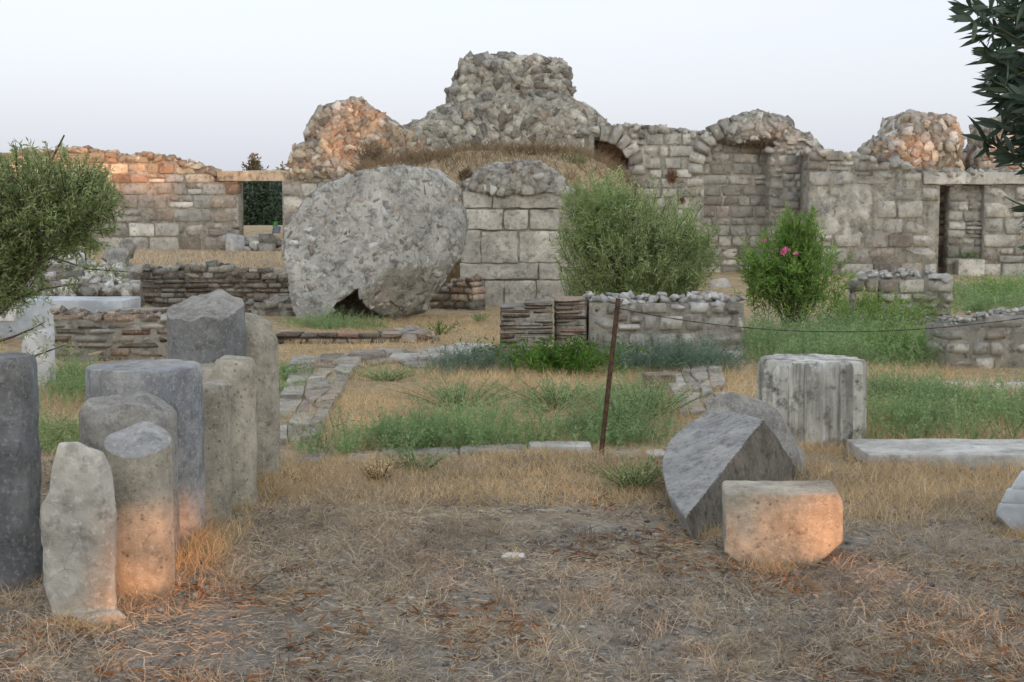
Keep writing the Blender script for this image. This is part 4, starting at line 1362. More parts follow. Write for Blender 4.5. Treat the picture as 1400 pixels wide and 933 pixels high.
me = bpy.data.meshes.new('lid'); bmx2.to_mesh(me); link('lid', me, 'iron_dark', tmx)
g = Geo(); pc = at(1265, 610, 10.05); tube_into(g, [(pc.x, 10.05, -.1), (pc.x, 10.05, pc.z + .02)], [.03, .03], 8); link('foot', g.mesh('foot'), 'iron_dark', tmx)
# small white flat stone
c = gnd(702, 771)
o = hull_obj('flat_stone', [(c.x + x, c.y + y, c.z + z + tz(c.x, c.y)) for x, y, z in ((-.06, 0, 0), (.055, -.01, 0), (.06, .05, .0), (-.03, .07, 0), (-.055, 0, .022), (.05, 0, .018), (.05, .05, .024), (-.03, .06, .024))], 'marble_white', bevel=.004, L=.04, noise=.003)
tag(recentre(o), 'small white flat stone lying alone in the middle of the court', 'stone')

# ------------------------------------------------------------------ kerb, low walls and paving across the court
KB = [(520, 628, 617, 'paving'), (628, 722, 618, 'paving'), (722, 812, 617, 'marble'), (830, 884, 620, 'marble'), (884, 915, 622, 'marble'), (470, 512, 624, 'paving'), (400, 440, 628, 'paving')]
kt = thing('kerb_row', 'row of pale marble kerb stones along the weeds', 'kerb', gnd(700, 618))
for i, (x0, x1, y, mt) in enumerate(KB):
    c = gnd((x0 + x1) / 2, y + 5)
    hull_obj('kerb_stone', box_pts((c.x, c.y, tz(c.x, c.y) - .08), (1, random.uniform(-.03, .03)), (x1 - x0) * c.y / F - .012,   .26, .10 + random.uniform(-.012, .012), .012), mt, kt, bevel=.015, L=.1, noise=.012, seed=i)
# low brick kerb in front of the fallen lump
tk = thing('low_wall', 'knee-high brown brick kerb in front of the fallen masonry lump', 'wall', gnd(480, 471))
c0, c1 = gnd(374, 471), gnd(548, 471)
wall(tk, (c0.x, c0.y), (c1.x, c1.y), 0, [(0, .13), (1.6, .13)], .45, lambda z: (.06, .16, .34), 'brick', 'mortar_dark', matf=lambda s, z: random.choice(['slabstone', 'brick', 'slabstone']), top_rocks=False, kind='brick', name='brick', prot=.012)
tk2 = thing('stone_heap', 'scatter of grey flat stones at the end of the brick kerb', 'stones', gnd(560, 466))
ss = []
for i in range(26):
    c = gnd(random.uniform(530, 600), random.uniform(458, 470)); s_ = random.uniform(.08, .24)
    ss.append(((c.x, c.y, tz(c.x, c.y) + s_ * .2), (random.uniform(-.2, .2), random.uniform(-.2, .2), random.uniform(0, 3)), (s_ * 1.4, s_, s_ * .5), 'angular', random.choice(['rubble', 'paving', 'rubble', 'brick'])))
put_stones(tk2, ss)
# cross row of low footing stones
tk3 = thing('footing_row', 'low row of pale footing stones crossing the court before the brick pier', 'footing', gnd(590, 496))
ss = []
for x0, y0, w_, h_ in [(500, 497, 52, 18), (552, 497, 40, 12), (590, 496, 36, 12), (622, 492, 46, 20), (664, 490, 44, 16), (530, 488, 40, 10), (600, 486, 36, 10), (478, 500, 26, 10), (645, 480, 60, 8), (575, 503, 50, 8)]:
    c = gnd(x0, y0); q_ = c.y / F
    ss.append(((c.x, c.y + .12, tz(c.x, c.y) + h_ * q_ * .3), (0, 0, random.uniform(-.2, .2)), (w_ * q_, .4, h_ * q_), 'block', random.choice(['paving', 'marble', 'paving'])))
for i in range(60):
    c = gnd(random.uniform(490, 690), random.uniform(482, 503)); s_ = random.uniform(.05, .14)
    ss.append(((c.x, c.y, tz(c.x, c.y) + .02), (0, 0, random.uniform(0, 3)), (s_ * 1.3, s_, s_ * .6), 'angular', 'paving'))
put_stones(tk3, ss)


def paving_strip(nm, label, quad, nu, nv, mat='paving', jit=.38, th=.075):
    """quad: four picture points; rows of irregular slabs laid on the ground"""
    c = [gnd(x, y) for x, y in quad]
    root = thing(nm, label, 'paving', (sum((p.x for p in c)) / 4, sum((p.y for p in c)) / 4, 0))
    r_ = np.random.default_rng(int(quad[0][0]))
    G = {}
    for i in range(nu + 1):
        for j in range(nv + 1):
            u, v = i / nu, j / nv
            if 0 < i < nu: u += r_.uniform(-jit, jit) / nu
            if 0 < j < nv: v += r_.uniform(-jit, jit) / nv
            p = (c[0] * (1 - u) + c[1] * u) * (1 - v) + (c[3] * (1 - u) + c[2] * u) * v
            p = p + Vector((r_.uniform(-.02, .02), r_.uniform(-.02, .02), 0))
            G[i, j] = p
    for i in range(nu):
        for j in range(nv):
            if r_.random() < .06: continue
            ps = [G[i, j], G[i + 1, j], G[i + 1, j + 1], G[i, j + 1]]
            m = sum(ps, Vector()) / 4
            g0 = tz(m.x, m.y); hh = th * r_.uniform(.55, 1.1)
            pts = []
            for p in ps:
                e = m + (p - m) * .95
                pts += [(e.x, e.y, g0 - .05), (e.x, e.y, g0 + hh)]
            hull_obj('paving_stone', pts, mat, root, bevel=.012, L=.2, noise=.014, nscale=7, seed=i * 7 + j)


paving_strip('stone_path', 'strip of grey paving stones running away right of the columns', [(372, 606), (432, 602), (496, 494), (398, 494)], 3, 9)
paving_strip('stone_path', 'patch of pale paving stones leading to the rubble wall', [(930, 575), (1000, 560), (985, 505), (905, 512)], 4, 5)
c = gnd(905, 531)
o = hull_obj('brick_block', box_pts((c.x, c.y, tz(c.x, c.y) - .02), (1, .1), .26, .3, .14, .01), 'brick', bevel=.012, L=.08, noise=.01)
tag(recentre(o), 'reddish brick block at the corner of the pale paving', 'brick')
c0, c1 = gnd(1265, 531), gnd(1480, 531)
tk4 = thing('kerb_row', 'low marble kerb in dry grass before the right rubble wall', 'kerb', gnd(1340, 531))
wall(tk4, (c0.x, c0.y), (c1.x, c1.y), 0, [(0, .06), (3, .06)], .3, lambda z: (.1, .3, .8), 'marble', 'mortar', top_rocks=False, name='kerb_stone')

# ------------------------------------------------------------------ rusty post and wire
pb, ptp = gnd(818, 624), None
Dpost = pb.y
ptp = at(842, 408, Dpost)
tpost = thing('fence_post', 'rusty leaning angle-iron fence post in the middle of the court', 'fence post', (pb.x, Dpost, 0))
g = Geo()
ax_ = (ptp - pb).normalized()
e1 = Vector((1, -.35, 0)); e1 = (e1 - ax_ * e1.dot(ax_)).normalized(); e2 = ax_.cross(e1)
prof2 = [(0, 0), (.032, 0), (.032, .005), (.005, .005), (.005, .032), (0, .032)]
lo, hi = pb - ax_ * .15, ptp
v = [tuple(q + e1 * x + e2 * y) for q in (lo, hi) for x, y in prof2]
g.add(v, [(i, (i + 1) % 6, 6 + (i + 1) % 6, 6 + i) for i in range(6)])
g.add([v[i] for i in range(6, 12)], [(0, 1, 2, 3), (0, 3, 4, 5)])
abar = link('angle_bar', g.mesh('angle_bar'), 'rust', tpost)
g = Geo()
for dz in (0.0, .018, .036):
    pc = ptp - ax_ * (.05 + dz)
    tube_into(g, [pc + (e1 * math.cos(a) + e2 * math.sin(a)) * .024 + e1 * .014 + e2 * .014 for a in np.linspace(0, 6.28, 13)], [.0022] * 13, 5)
link('wire_tie', g.mesh('wire_tie'), 'wire', abar)
# second post out of frame carries the wire
p2 = Vector((at(1500, 440, Dpost + .6).x, Dpost + .6, 0))
p2t = at(1500, 418, Dpost + .6)
tpost2 = thing('fence_post', 'rusty fence post beyond the right picture edge holding the wire', 'fence post', p2)
g = Geo()
v = [(p2.x + x, p2.y + y, z) for z in (-.15, p2t.z + .05) for x, y in prof2]
g.add(v, [(i, (i + 1) % 6, 6 + (i + 1) % 6, 6 + i) for i in range(6)]); g.add([v[i] for i in range(6, 12)], [(0, 1, 2, 3), (0, 3, 4, 5)])
link('angle_bar', g.mesh('angle_bar'), 'rust', tpost2)
g = Geo()
wp = ptp - ax_ * .06
ts_ = np.linspace(0, 1, 40)
sag = .17
for ph in (0, math.pi):
    pts = []
    for t_ in np.linspace(0, 1, 160):
        b_ = wp.lerp(Vector((p2.x, p2.y, p2t.z)), t_)
        b_ = b_ - Vector((0, 0, sag * 4 * t_ * (1 - t_) * (1.12 - .24 * t_)))
        a_ = t_ * 90 + ph
        pts.append(b_ + Vector((0, math.cos(a_), math.sin(a_))) * .002)
    tube_into(g, pts, [.0019] * len(pts), 4)
o = link('fence_wire', g.mesh('fence_wire'), 'wire')
tag(recentre(o), 'thin dark wire stretched from the rusty post to the right edge', 'wire')


# =================================================================== VEGETATION
def bush(root, centre, radii, n_sh, sh_len, nl, ln, wd, mat, seed, up=.55, noise=.3, splay=.75, gaps=.1, twig=True, flat_bottom=None, shell=.55, droop=.1, part='crown'):
    r = np.random.default_rng(seed)
    c = np.array(centre); rad = np.array(radii)
    d = unit(r.normal(size=(n_sh * 3, 3)))
    rr = (shell + (1 - shell) * r.random(len(d)) ** .7)
    inner = r.random(len(d)) < .25
    rr[inner] *= r.random(inner.sum())
    shape = 1 + noise * fbm(d * 1.9 + seed, 3, seed)
    P = c + d * rad * (rr * shape)[:, None]
    keep = fbm(P * 3.0 / max(rad.max(), .3), 2, seed + 5) > -.55 + gaps
    if flat_bottom is not None: keep &= P[:, 2] > flat_bottom
    P, d = P[keep][:n_sh], d[keep][:n_sh]
    dirs = unit(d * .55 + np.array([0, 0, up]) + r.normal(size=d.shape) * .33)
    L_ = sh_len * r.uniform(.6, 1.25, len(P))
    st_ = P - dirs * (L_ * .6)[:, None]
    g = Geo()
    shoots(g, st_, dirs, L_, nl, ln, wd, r, splay, droop)
    o = link(part, g.mesh(part), mat, root)
    if twig:
        g = Geo(); stems(g, st_, dirs, L_, .004, r, droop)
        link('twigs', g.mesh('twigs'), 'bark', o)['kind'] = 'stuff'
    return o, st_


def branches(root, base, tips, r0, seed, name='trunk', mat='bark', wob=.08, r1=.006):
    r = np.random.default_rng(seed)
    g = Geo()
    base = Vector(base)
    for t_ in tips:
        t_ = Vector(t_)
        ln_ = (t_ - base).length
        pts, rad = [], []
        for i in range(7):
            s_ = i / 6
            p = base.lerp(t_, s_ ** .9) + Vector(r.normal(size=3)) * wob * ln_ * (s_ * (1 - s_)) + Vector((0, 0, .12 * ln_ * math.sin(s_ * 3.14)))
            pts.append(p); rad.append(r0 * (1 - s_) + r1)
        tube_into(g, pts, rad, 6)
    return link(name, g.mesh(name, True), mat, root)


# olive tree on the left
Do = 10.4
ob = gnd(-45, 578)
to = thing('olive_tree', 'young silvery olive tree leaning in from the left edge', 'tree', (ob.x, Do, 0))
oc = at(66, 276, Do)
o, st_ = bush(to, (oc.x - .02, Do, oc.z), (.62, .55, .37), 760, .26, 22, .052, .011, 'olive', 201, up=.7, noise=.35, gaps=.12)
o2, st2 = bush(to, at(-5, 330, Do), (.30, .4, .40), 380, .26, 20, .052, .011, 'olive', 202, up=.5, noise=.35, part='lower_crown')
br = [at(x, y, Do + dy) for x, y, dy in ((60, 250, .1), (120, 290, -.1), (10, 260, 0), (-40, 270, 0), (88, 185, .1))]
branches(to, (ob.x, Do, -.05), br, .022, 203)
bush(to, at(12, 375, Do), (.24, .3, .26), 200, .24, 20, .052, .011, 'olive', 206, up=.3, noise=.4, part='trunk_leaves')
# drooping low branches with leaves
dr = [((0, 400), (30, 372), (72, 352), (120, 368), (175, 372)), ((0, 430), (20, 410), (60, 395), (110, 388)), ((10, 540), (30, 505), (50, 486), (72, 478), (95, 470)), ((-10, 470), (20, 460), (48, 448), (62, 440))]
g = Geo(); gl = Geo(); rl = np.random.default_rng(204)
for kk, path in enumerate(dr):
    pts = [at(x, y, Do - .15 + .05 * kk) for x, y in path]
    tube_into(g, pts, np.linspace(.011, .003, len(pts)), 5)
    for a, b in zip(pts[:-1], pts[1:]):
        n_ = 16 if kk < 2 else 7
        t_ = rl.random(n_)[:, None]
        p = np.array(a) * (1 - t_) + np.array(b) * t_
        dd = unit(np.tile(np.array((b - a).normalized()), (n_, 1)) * .5 + rl.normal(size=(n_, 3)) * .6)
        shoots(gl, p, dd, np.full(n_, .10), 6, .045, .010, rl, .7)
link('low_branch', g.mesh('low_branch'), 'bark', to)
link('low_branch_leaves', gl.mesh('low_branch_leaves'), 'olive', to)
bush(to, at(70, 338, Do), (.42, .3, .06), 110, .2, 16, .05, .011, 'olive', 205, up=.0, part='hanging_leaves', twig=False)

# big grey-green bush in the middle
Db = 18.6
tbb = thing('grey_green_bush', 'big rounded grey-green shrub behind the white-topped rubble wall', 'shrub', (pxs(862, Db), Db, 0))
bush(tbb, at(868, 358, Db), (1.02, .9, .86), 1250, .36, 24, .075, .013, 'willow', 211, up=.95, noise=.6, gaps=.25, flat_bottom=.05, shell=.6)
bush(tbb, at(822, 292, Db), (.52, .5, .50), 400, .34, 22, .075, .013, 'willow', 212, up=.95, noise=.6, gaps=.2, part='upper_crown', twig=False)
bush(tbb, at(935, 350, Db), (.42, .4, .50), 220, .36, 22, .075, .013, 'willow', 215, up=.8, noise=.6, gaps=.2, part='side_crown', twig=False)
bush(tbb, at(862, 340, Db), (1.0, .85, .95), 170, .75, 34, .075, .013, 'willow', 214, up=1.3, noise=.4, gaps=.1, shell=.8, splay=.5, part='long_shoots', flat_bottom=.3)
branches(tbb, (pxs(862, Db), Db, -.05), [at(x, y, Db) for x, y in ((800, 270), (830, 250), (870, 250), (910, 280), (945, 310), (780, 320))], .05, 213)

# oleander
Dn = 17.7
ton = thing('oleander', 'upright green oleander with pink blossom behind the fluted drum', 'shrub', (pxs(1082, Dn), Dn, 0))
ocr, _ = bush(ton, at(1080, 372, Dn), (.74, .55, .56), 270, .42, 18, .11, .018, 'oleander', 221, up=.95, noise=.8, gaps=.40, shell=.3, splay=.6)
bush(ton, at(1082, 378, Dn), (.60, .5, .50), 46, .85, 30, .11, .018, 'oleander', 226, up=1.2, noise=.5, gaps=.1, shell=.75, splay=.5, part='long_shoots')
bush(ton, at(1094, 325, Dn), (.26, .24, .36), 70, .44, 18, .11, .018, 'oleander', 222, up=1.3, noise=.3, part='upper_crown', splay=.55)
branches(ton, (pxs(1085, Dn), Dn, -.05), [at(x, y, Dn) for x, y in ((1030, 370), (1050, 340), (1070, 330), (1095, 290), (1120, 330), (1140, 370), (1085, 320), (1060, 390), (1110, 390))], .022, 223, 'stems', 'stem', wob=.05)
rf = np.random.default_rng(224)
for x, y, dx in ((1073, 344, -.55), (1040, 327, -.5), (1092, 350, -.5)):
    g = Geo()
    c = np.array(at(x, y, Dn + dx))
    for m in range(5 if x == 1073 else 1):
        cc = c + rf.normal(size=3) * .03
        d_ = unit(rf.normal(size=(6, 3)) + [0, -1, .4])
        leaf_quads(g, np.tile(cc, (6, 1)), d_, .05, .04, rf)
    link('blossom', g.mesh('blossom'), 'flower', ocr)

# dark oleander hanging in from the top right, near the camera
Dh = 5.2
th_ = thing('dark_oleander', 'dark long-leaved oleander branches hanging in at the top right', 'shrub', (at(1500, 500, Dh).x, Dh, 0))
rh = np.random.default_rng(231)
tips = [(1306, 14), (1318, 34), (1322, 60), (1330, 84), (1338, 20), (1345, 60), (1350, 96), (1348, 118), (1356, 140), (1366, 20), (1370, 70), (1375, 110), (1372, 150), (1364, 170), (1334, 196), (1352, 205), (1372, 218), (1384, 190), (1388, 232), (1392, 40), (1394, 90), (1395, 140), (1398, 290), (1403, 345), (1400, 380), (1350, 5), (1390, 5), (1380, 130), (1395, 175)]
tips += [(rh.uniform(1340, 1480), rh.uniform(-60, 130)) for _ in range(50)] + [(rh.uniform(1400, 1500), rh.uniform(120, 420)) for _ in range(40)] + [(rh.uniform(1352, 1420), rh.uniform(90, 215)) for _ in range(16)]
gs = Geo(); vs_all = Geo()


def long_leaves(g, pos, dirs, ln, wd, r):
    n = len(pos)
    side = unit(np.cross(dirs, r.normal(size=(n, 3)))); up = np.cross(side, dirs)
    ln = ln[:, None]; wd = wd[:, None]
    rows_ = []
    for t_, w_ in ((0, .12), (.2, .75), (.45, 1.0), (.72, .7)):
        c = pos + dirs * ln * t_ - up * ln * .16 * t_ * t_
        rows_ += [c + side * wd * w_ / 2 + up * wd * .12 * w_, c - up * wd * .02, c - side * wd * w_ / 2 + up * wd * .12 * w_]
    rows_.append(pos + dirs * ln - up * ln * .16)
    v = np.stack(rows_, 1).reshape(-1, 3)
    b = np.arange(n)[:, None] * 13
    f4, f3 = [], []
    for s_ in range(3):
        for k_ in range(2):
            f4.append(np.concatenate([b + s_ * 3 + k_, b + s_ * 3 + k_ + 1, b + s_ * 3 + k_ + 4, b + s_ * 3 + k_ + 3], 1))
    for k_ in range(2): f3.append(np.concatenate([b + 9 + k_, b + 10 + k_, b + 12], 1))
    g.add(v, [np.concatenate(f4), np.concatenate(f3)])


for (x, y) in tips:
    dpt = Dh + rh.uniform(-.25, .45)
    tip = at(x + 12, y - 6, dpt)
    rootp = at(x + rh.uniform(70, 130), y + rh.uniform(-40, 50), dpt + rh.uniform(-.1, .2))
    ax2 = (tip - rootp).normalized()
    tube_into(gs, [rootp, rootp.lerp(tip, .5) + Vector((0, 0, .015)), tip], [.0045, .0035, .002], 5)
    n_ = 17
    t_ = rh.uniform(.35, 1.0, n_)[:, None]
    p = np.array(rootp) * (1 - t_) + np.array(tip) * t_
    dd = unit(np.tile(np.array(ax2), (n_, 1)) * .75 + rh.normal(size=(n_, 3)) * .5 + np.array([-.1, 0, -.12]))
    long_leaves(vs_all, p, dd, rh.uniform(.07, .12, n_), rh.uniform(.017, .026, n_), rh)
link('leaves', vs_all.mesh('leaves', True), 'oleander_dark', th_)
link('twigs', gs.mesh('twigs'), 'stem', th_)['kind'] = 'stuff'
branches(th_, (at(1500, 500, Dh).x, Dh, -.05), [at(x, y, Dh + d_) for x, y, d_ in ((1440, -60, .1), (1420, 60, 0), (1430, 160, .1), (1450, 260, 0), (1440, 350, 0), (1500, -100, 0), (1410, 0, .2))], .03, 233, 'stems')


# ------------------------------------------------------------------ weeds
def weed_mass(nm, label, poly_px, clumps, hgt, mat, seed, per=16, nl=13, ln=.035, wd=.008, z=0.0, cat='weeds', kind='stuff', spread=.16):
    r = np.random.default_rng(seed)
    C = scatter(poly_px, clumps, r, z)
    n = clumps * per
    base = np.repeat(C, per, 0)
    off = r.normal(size=(n, 2)) * spread * .6
    base[:, :2] += off
    base[:, 2] = terrain(base[:, 0], base[:, 1])
    sz = np.repeat(r.uniform(.35, 1.25, clumps), per)
    dirs = unit(np.column_stack([off * 2.2 + r.normal(size=(n, 2)) * .25, np.full(n, .8)]))
    L_ = hgt * sz * r.uniform(.55, 1.1, n)
    g = Geo()
    shoots(g, base, dirs, L_, nl, ln, wd, r, .7, .12, .05)
    stems(g, base, dirs, L_, .002, r)
    o = link(nm, g.mesh(nm), mat)
    recentre(o)
    return tag(o, label, cat if kind != 'stuff' else 'weeds', kind=kind)


weed_mass('weeds', 'belt of green feathery weeds before the pale kerb', [(392, 618), (640, 614), (905, 612), (905, 560), (850, 566), (800, 594), (700, 596), (600, 598), (500, 594), (440, 604)], 66, .33, 'weed', 301, per=18, nl=14)
weed_mass('weeds', 'sparse weeds between kerb and dry grass', [(470, 600), (900, 600), (900, 540), (700, 560), (560, 565), (480, 580)], 26, .26, 'weed', 302)
weed_mass('weeds', 'green weeds behind the marble slab at right', [(1188, 606), (1420, 606), (1420, 560), (1190, 556)], 52, .34, 'weed', 303, per=18)
weed_mass('weeds', 'weeds between fluted drum and right rubble wall', [(1188, 565), (1270, 560), (1420, 566), (1420, 552), (1240, 535), (1188, 535)], 26, .34, 'weed', 304)
weed_mass('weeds', 'dense green growth around the oleander foot', [(1024, 505), (1276, 505), (1276, 470), (1160, 462), (1020, 468)], 95, .50, 'weed', 305, per=20, ln=.045, wd=.011)
weed_mass('weeds', 'green growth beyond the right rubble walls', [(1300, 430), (1450, 432), (1450, 395), (1300, 402)], 60, .5, 'weed', 306, per=18, ln=.06, wd=.014)
weed_mass('weeds', 'green growth beside the small broken wall', [(1160, 450), (1270, 446), (1260, 432), (1150, 436)], 30, .55, 'oleander', 307, per=18, ln=.06, wd=.014)
weed_mass('weeds', 'green weeds behind the left columns', [(70, 565), (128, 560), (128, 520), (70, 515)], 22, .3, 'weed', 308, per=20)
weed_mass('weeds', 'dark low growth between the left columns', [(40, 625), (112, 620), (112, 585), (40, 590)], 16, .2, 'willow', 309, per=20)
weed_mass('weeds', 'green weeds at the foot of the fallen lump', [(408, 452), (520, 452), (515, 442), (405, 444)], 26, .28, 'weed', 310, per=18)
weed_mass('weeds', 'grass tufts right of the pale column', [(380, 545), (408, 545), (410, 515), (380, 515)], 8, .25, 'weed', 311, per=18)
weed_mass('weeds', 'bluish weeds at the foot of the middle rubble wall', [(838, 512), (990, 512), (985, 502), (840, 500)], 34, .42, 'weed_blue', 312, per=22, ln=.04, wd=.010, spread=.2)
weed_mass('weeds', 'bluish weeds left of the brick pier', [(598, 514), (705, 512), (705, 500), (612, 502)], 26, .32, 'weed_blue', 313, per=20)


def clump(label, px, py, wpx, hpx, mat, seed, n=60, nl=16, ln=.04, wd=.009, nm='weed_clump', cat='weed'):
    c = gnd(px, py); q_ = c.y / F
    r = np.random.default_rng(seed)
    off = r.normal(size=(n, 2)) * (wpx * q_ * .2)
    base = np.column_stack([c.x + off[:, 0] * .6, c.y + off[:, 1] * .6, terrain(c.x + off[:, 0] * .6, c.y + off[:, 1] * .6)])
    rad = wpx * q_ * .5; hh = hpx * q_
    dirs = np.column_stack([off * 2.0 / max(rad, .05) * rad * .9 + r.normal(size=(n, 2)) * rad * .45, hh * r.uniform(.6, 1.1, n)])
    L_ = np.linalg.norm(dirs, axis=1); dirs = unit(dirs)
    root = thing(nm, label, cat, (c.x, c.y, tz(c.x, c.y)), None)
    g = Geo(); shoots(g, base, dirs, L_, nl, ln, wd, r, .65, .1, .05); link('leaves', g.mesh('leaves'), mat, root)
    g = Geo(); stems(g, base, dirs, L_, .0025, r, .1); link('stems', g.mesh('stems'), 'stem', root)


clump('green bushy weed alone in the dry grass, centre', 628, 560, 84, 48, 'weed', 321, 80)
clump('green feathery weed left of the rusty post', 762, 562, 90, 44, 'weed', 322, 70)
clump('small pale weed in dry grass below the footing stones', 528, 522, 44, 24, 'weed', 323, 40)
clump('bright green leafy plant in front of the brick piers', 772, 512, 96, 50, 'weed_bright', 324, 150, 14, .07, .022, 'leafy_plant', 'plant')
clump('small green bush left of the broken drum', 868, 668, 70, 46, 'willow', 325, 60, 14, .03, .010)
clump('small grassy tuft in front of the kerb', 518, 660, 34, 36, 'straw_gold', 326, 40, 8, .04, .006)
clump('little green plant in bare earth before the pier', 601, 458, 28, 20, 'weed_bright', 327, 26)
clump('tiny green plant under the ashlar pier', 657, 441, 18, 14, 'weed', 328, 18)
clump('thin dark weed before the kerb, left', 575, 645, 60, 40, 'weed', 329, 26, 10)
clump('green weed beside the pale paving', 880, 575, 80, 60, 'weed', 330, 70)
clump('tall green weed right of the rusty post', 850, 590, 60, 55, 'weed', 331, 60)
clump('bushy weed right of the fluted drum', 1222, 552, 70, 46, 'weed', 332, 70)
clump('dark leafy shrub beside the small broken wall', 1205, 462, 96, 74, 'oleander', 334, 120, 18, .06, .014, 'leafy_plant', 'plant')
clump('low leafy shrub right of the oleander foot', 1240, 494, 90, 52, 'oleander', 335, 110, 18, .05, .012, 'leafy_plant', 'plant')
clump('dark green shrub by the right doorway', 1365, 412, 70, 40, 'oleander', 336, 90, 16, .08, .02, 'leafy_plant', 'plant')
clump('bushy weed in front of the right kerb', 1310, 560, 70, 40, 'weed', 333, 70)


# dry brush on the ruins
def brush(label, px, py, wpx, hpx, Dd, mat, seed, n=220, nm='dry_bush', ln=.05, wd=.008):
    c = at(px, py, Dd); q_ = Dd / F
    root = thing(nm, label, 'dry shrub', (c.x, Dd, c.z - hpx * q_ / 2))
    bush(root, c, (wpx * q_ / 2, wpx * q_ / 2.4, hpx * q_ / 2), n, hpx * q_ * .5, 16, ln, wd, mat, seed, up=.6, part='crown')


brush('brown dry shrub left of the rubble tower', 512, 214, 56, 46, 28.6, 'drybrush', 401)
brush('dry brown grass on the ledge below the tower, left part', 600, 218, 110, 18, 26.4, 'drybrush', 402, 260)
brush('dry brown grass on the ledge below the tower, right part', 735, 212, 110, 30, 26.2, 'drybrush', 403, 320)
brush('dry yellowish shrub at the right end of the ledge', 785, 232, 44, 46, 25.6, 'olive', 404, 200)
brush('brown dry bush filling the hole beside the tower', 838, 206, 40, 36, Dw + .25, 'straw_rust', 405, 160)
brush('small round rusty bush hanging on the arched wall', 918, 241, 16, 18, Dw - .12, 'straw_rust', 406, 60)
brush('dry dark brush in the top of the niche', 1040, 194, 60, 18, Dw - .1, 'drybrush', 407, 140)
brush('dry bush on top of the pier beside the lump', 636, 240, 24, 22, Dp + .3, 'drybrush', 408, 70)
brush('green moss plants on the right door sill', 1320, 347, 44, 10, Dq + .15, 'weed', 409, 70)
brush('small rusty tuft low on the arched wall', 932, 275, 14, 8, Dw - .08, 'straw_rust', 410, 30)


# trees far behind the doorway
def far_tree(label, px, ytop, wpx, Dd, mat, seed, ybot=330, n=420):
    q_ = Dd / F
    c = at(px, (ytop + ybot) / 2, Dd)
    root = thing('far_tree', label, 'tree', (c.x, Dd, tz(c.x, Dd)), 'trees behind the far left wall')
    bush(root, c, (wpx * q_ / 2, wpx * q_ / 2, (ybot - ytop) * q_ / 2), n, .9, 20, .22, .08, mat, seed, up=.4, noise=.3, twig=False)
    branches(root, (c.x, Dd, tz(c.x, Dd) - .1), [tuple(c + Vector((dx, 0, dz))) for dx, dz in ((0, .8), (.6, .3), (-.6, .4))], .12, seed + 1)


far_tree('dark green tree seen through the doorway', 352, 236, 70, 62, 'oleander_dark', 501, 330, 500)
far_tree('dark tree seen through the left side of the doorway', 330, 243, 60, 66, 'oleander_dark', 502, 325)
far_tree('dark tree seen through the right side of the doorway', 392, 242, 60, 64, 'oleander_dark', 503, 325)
far_tree('brownish tree top showing above the doorway lintel', 349, 221, 30, 72, 'drybrush', 504, 300, 260)
far_tree('low brownish tree top right of the lintel', 384, 229, 26, 74, 'drybrush', 505, 300, 220)
# a bundle of blue and green cloth seen beyond the doorway
tcl = thing('cloth_bundle', 'tiny blue and green bundle seen beyond the doorway', 'bundle', (pxs(379, 42.5), 42.5, tz(pxs(379, 42.5), 42.5)))
for nm, mt, x0, x1, y0, y1 in (('blue_part', 'blue_cloth', 372, 384, 309, 319), ('green_part', 'green_cloth', 373, 380, 303, 310)):
    pts = [tuple(at(x, y, d_)) for d_ in (42.4, 42.7) for x, y in ((x0, y1), (x0 + 2, y0), (x1, y0 + 1), (x1 - 1, y1))]
    hull_obj(nm, pts, mt, tcl, bevel=.02, L=.1, noise=.02)

# ------------------------------------------------------------------ dry grass, straw and gravel on the court
r = np.random.default_rng(601)


def free(P):
    return P


FG = [(-420, 960), (1800, 960), (1800, 628), (-420, 628)]
# lying straw
g = Geo(); n = 135000
P = scatter(FG, n, r)
den = fbm(np.column_stack([P[:, :2] * 1.1, np.zeros(n)]), 4, 31)
P = P[den * 1.5 + r.normal(size=n) * .25 > -.12]
n = len(P)
P[:, 2] += r.uniform(0.002, .022, n)
an = r.uniform(0, 6.283, n)
d = unit(np.column_stack([np.cos(an), np.sin(an), r.normal(size=n) * .22]))
blades(g, P, d, r.uniform(.015, .085, n) , r.uniform(.0014, .0034, n), r)
o = link('straw', g.mesh('straw'), 'straw'); tag(o, 'chopped dry straw lying over the court', 'straw', kind='stuff')
# rusty leaf litter in patches
g = Geo(); n = 23000
P = scatter(FG, n, r)
den = fbm(np.column_stack([P[:, :2] * 1.7, np.full(n, 3.0)]), 3, 41) + .35 * (P[:, 1] < 6.6)
P = P[den > .50]; n = len(P); P[:, 2] += r.uniform(.002, .025, n)
an = r.uniform(0, 6.283, n)
leaf_quads(g, P, unit(np.column_stack([np.cos(an), np.sin(an), r.normal(size=n) * .3])), r.uniform(.03, .08, n), r.uniform(.006, .014, n), r)
o = link('leaf_litter', g.mesh('leaf_litter'), 'straw_rust'); tag(o, 'rusty fallen leaves in patches on the court', 'leaves', kind='stuff')
# dry standing tufts in the foreground
g = Geo()
C = scatter(FG, 4600, r)
den = fbm(np.column_stack([C[:, :2] * .8, np.full(len(C), 7.0)]), 3, 51)
C = C[den > -.1]
per = 16
B = np.repeat(C, per, 0); n = len(B)
B[:, :2] += r.normal(size=(n, 2)) * .022
d = unit(np.column_stack([r.normal(size=(n, 2)) * .75, np.full(n, .8)]))
blades(g, B, d, np.repeat(r.uniform(.04, .13, len(C)), per) * r.uniform(.6, 1.2, n), .0022, r, .7)
o = link('dry_tufts', g.mesh('dry_tufts'), 'straw'); tag(o, 'short dry grass tufts on the court', 'grass', kind='stuff')
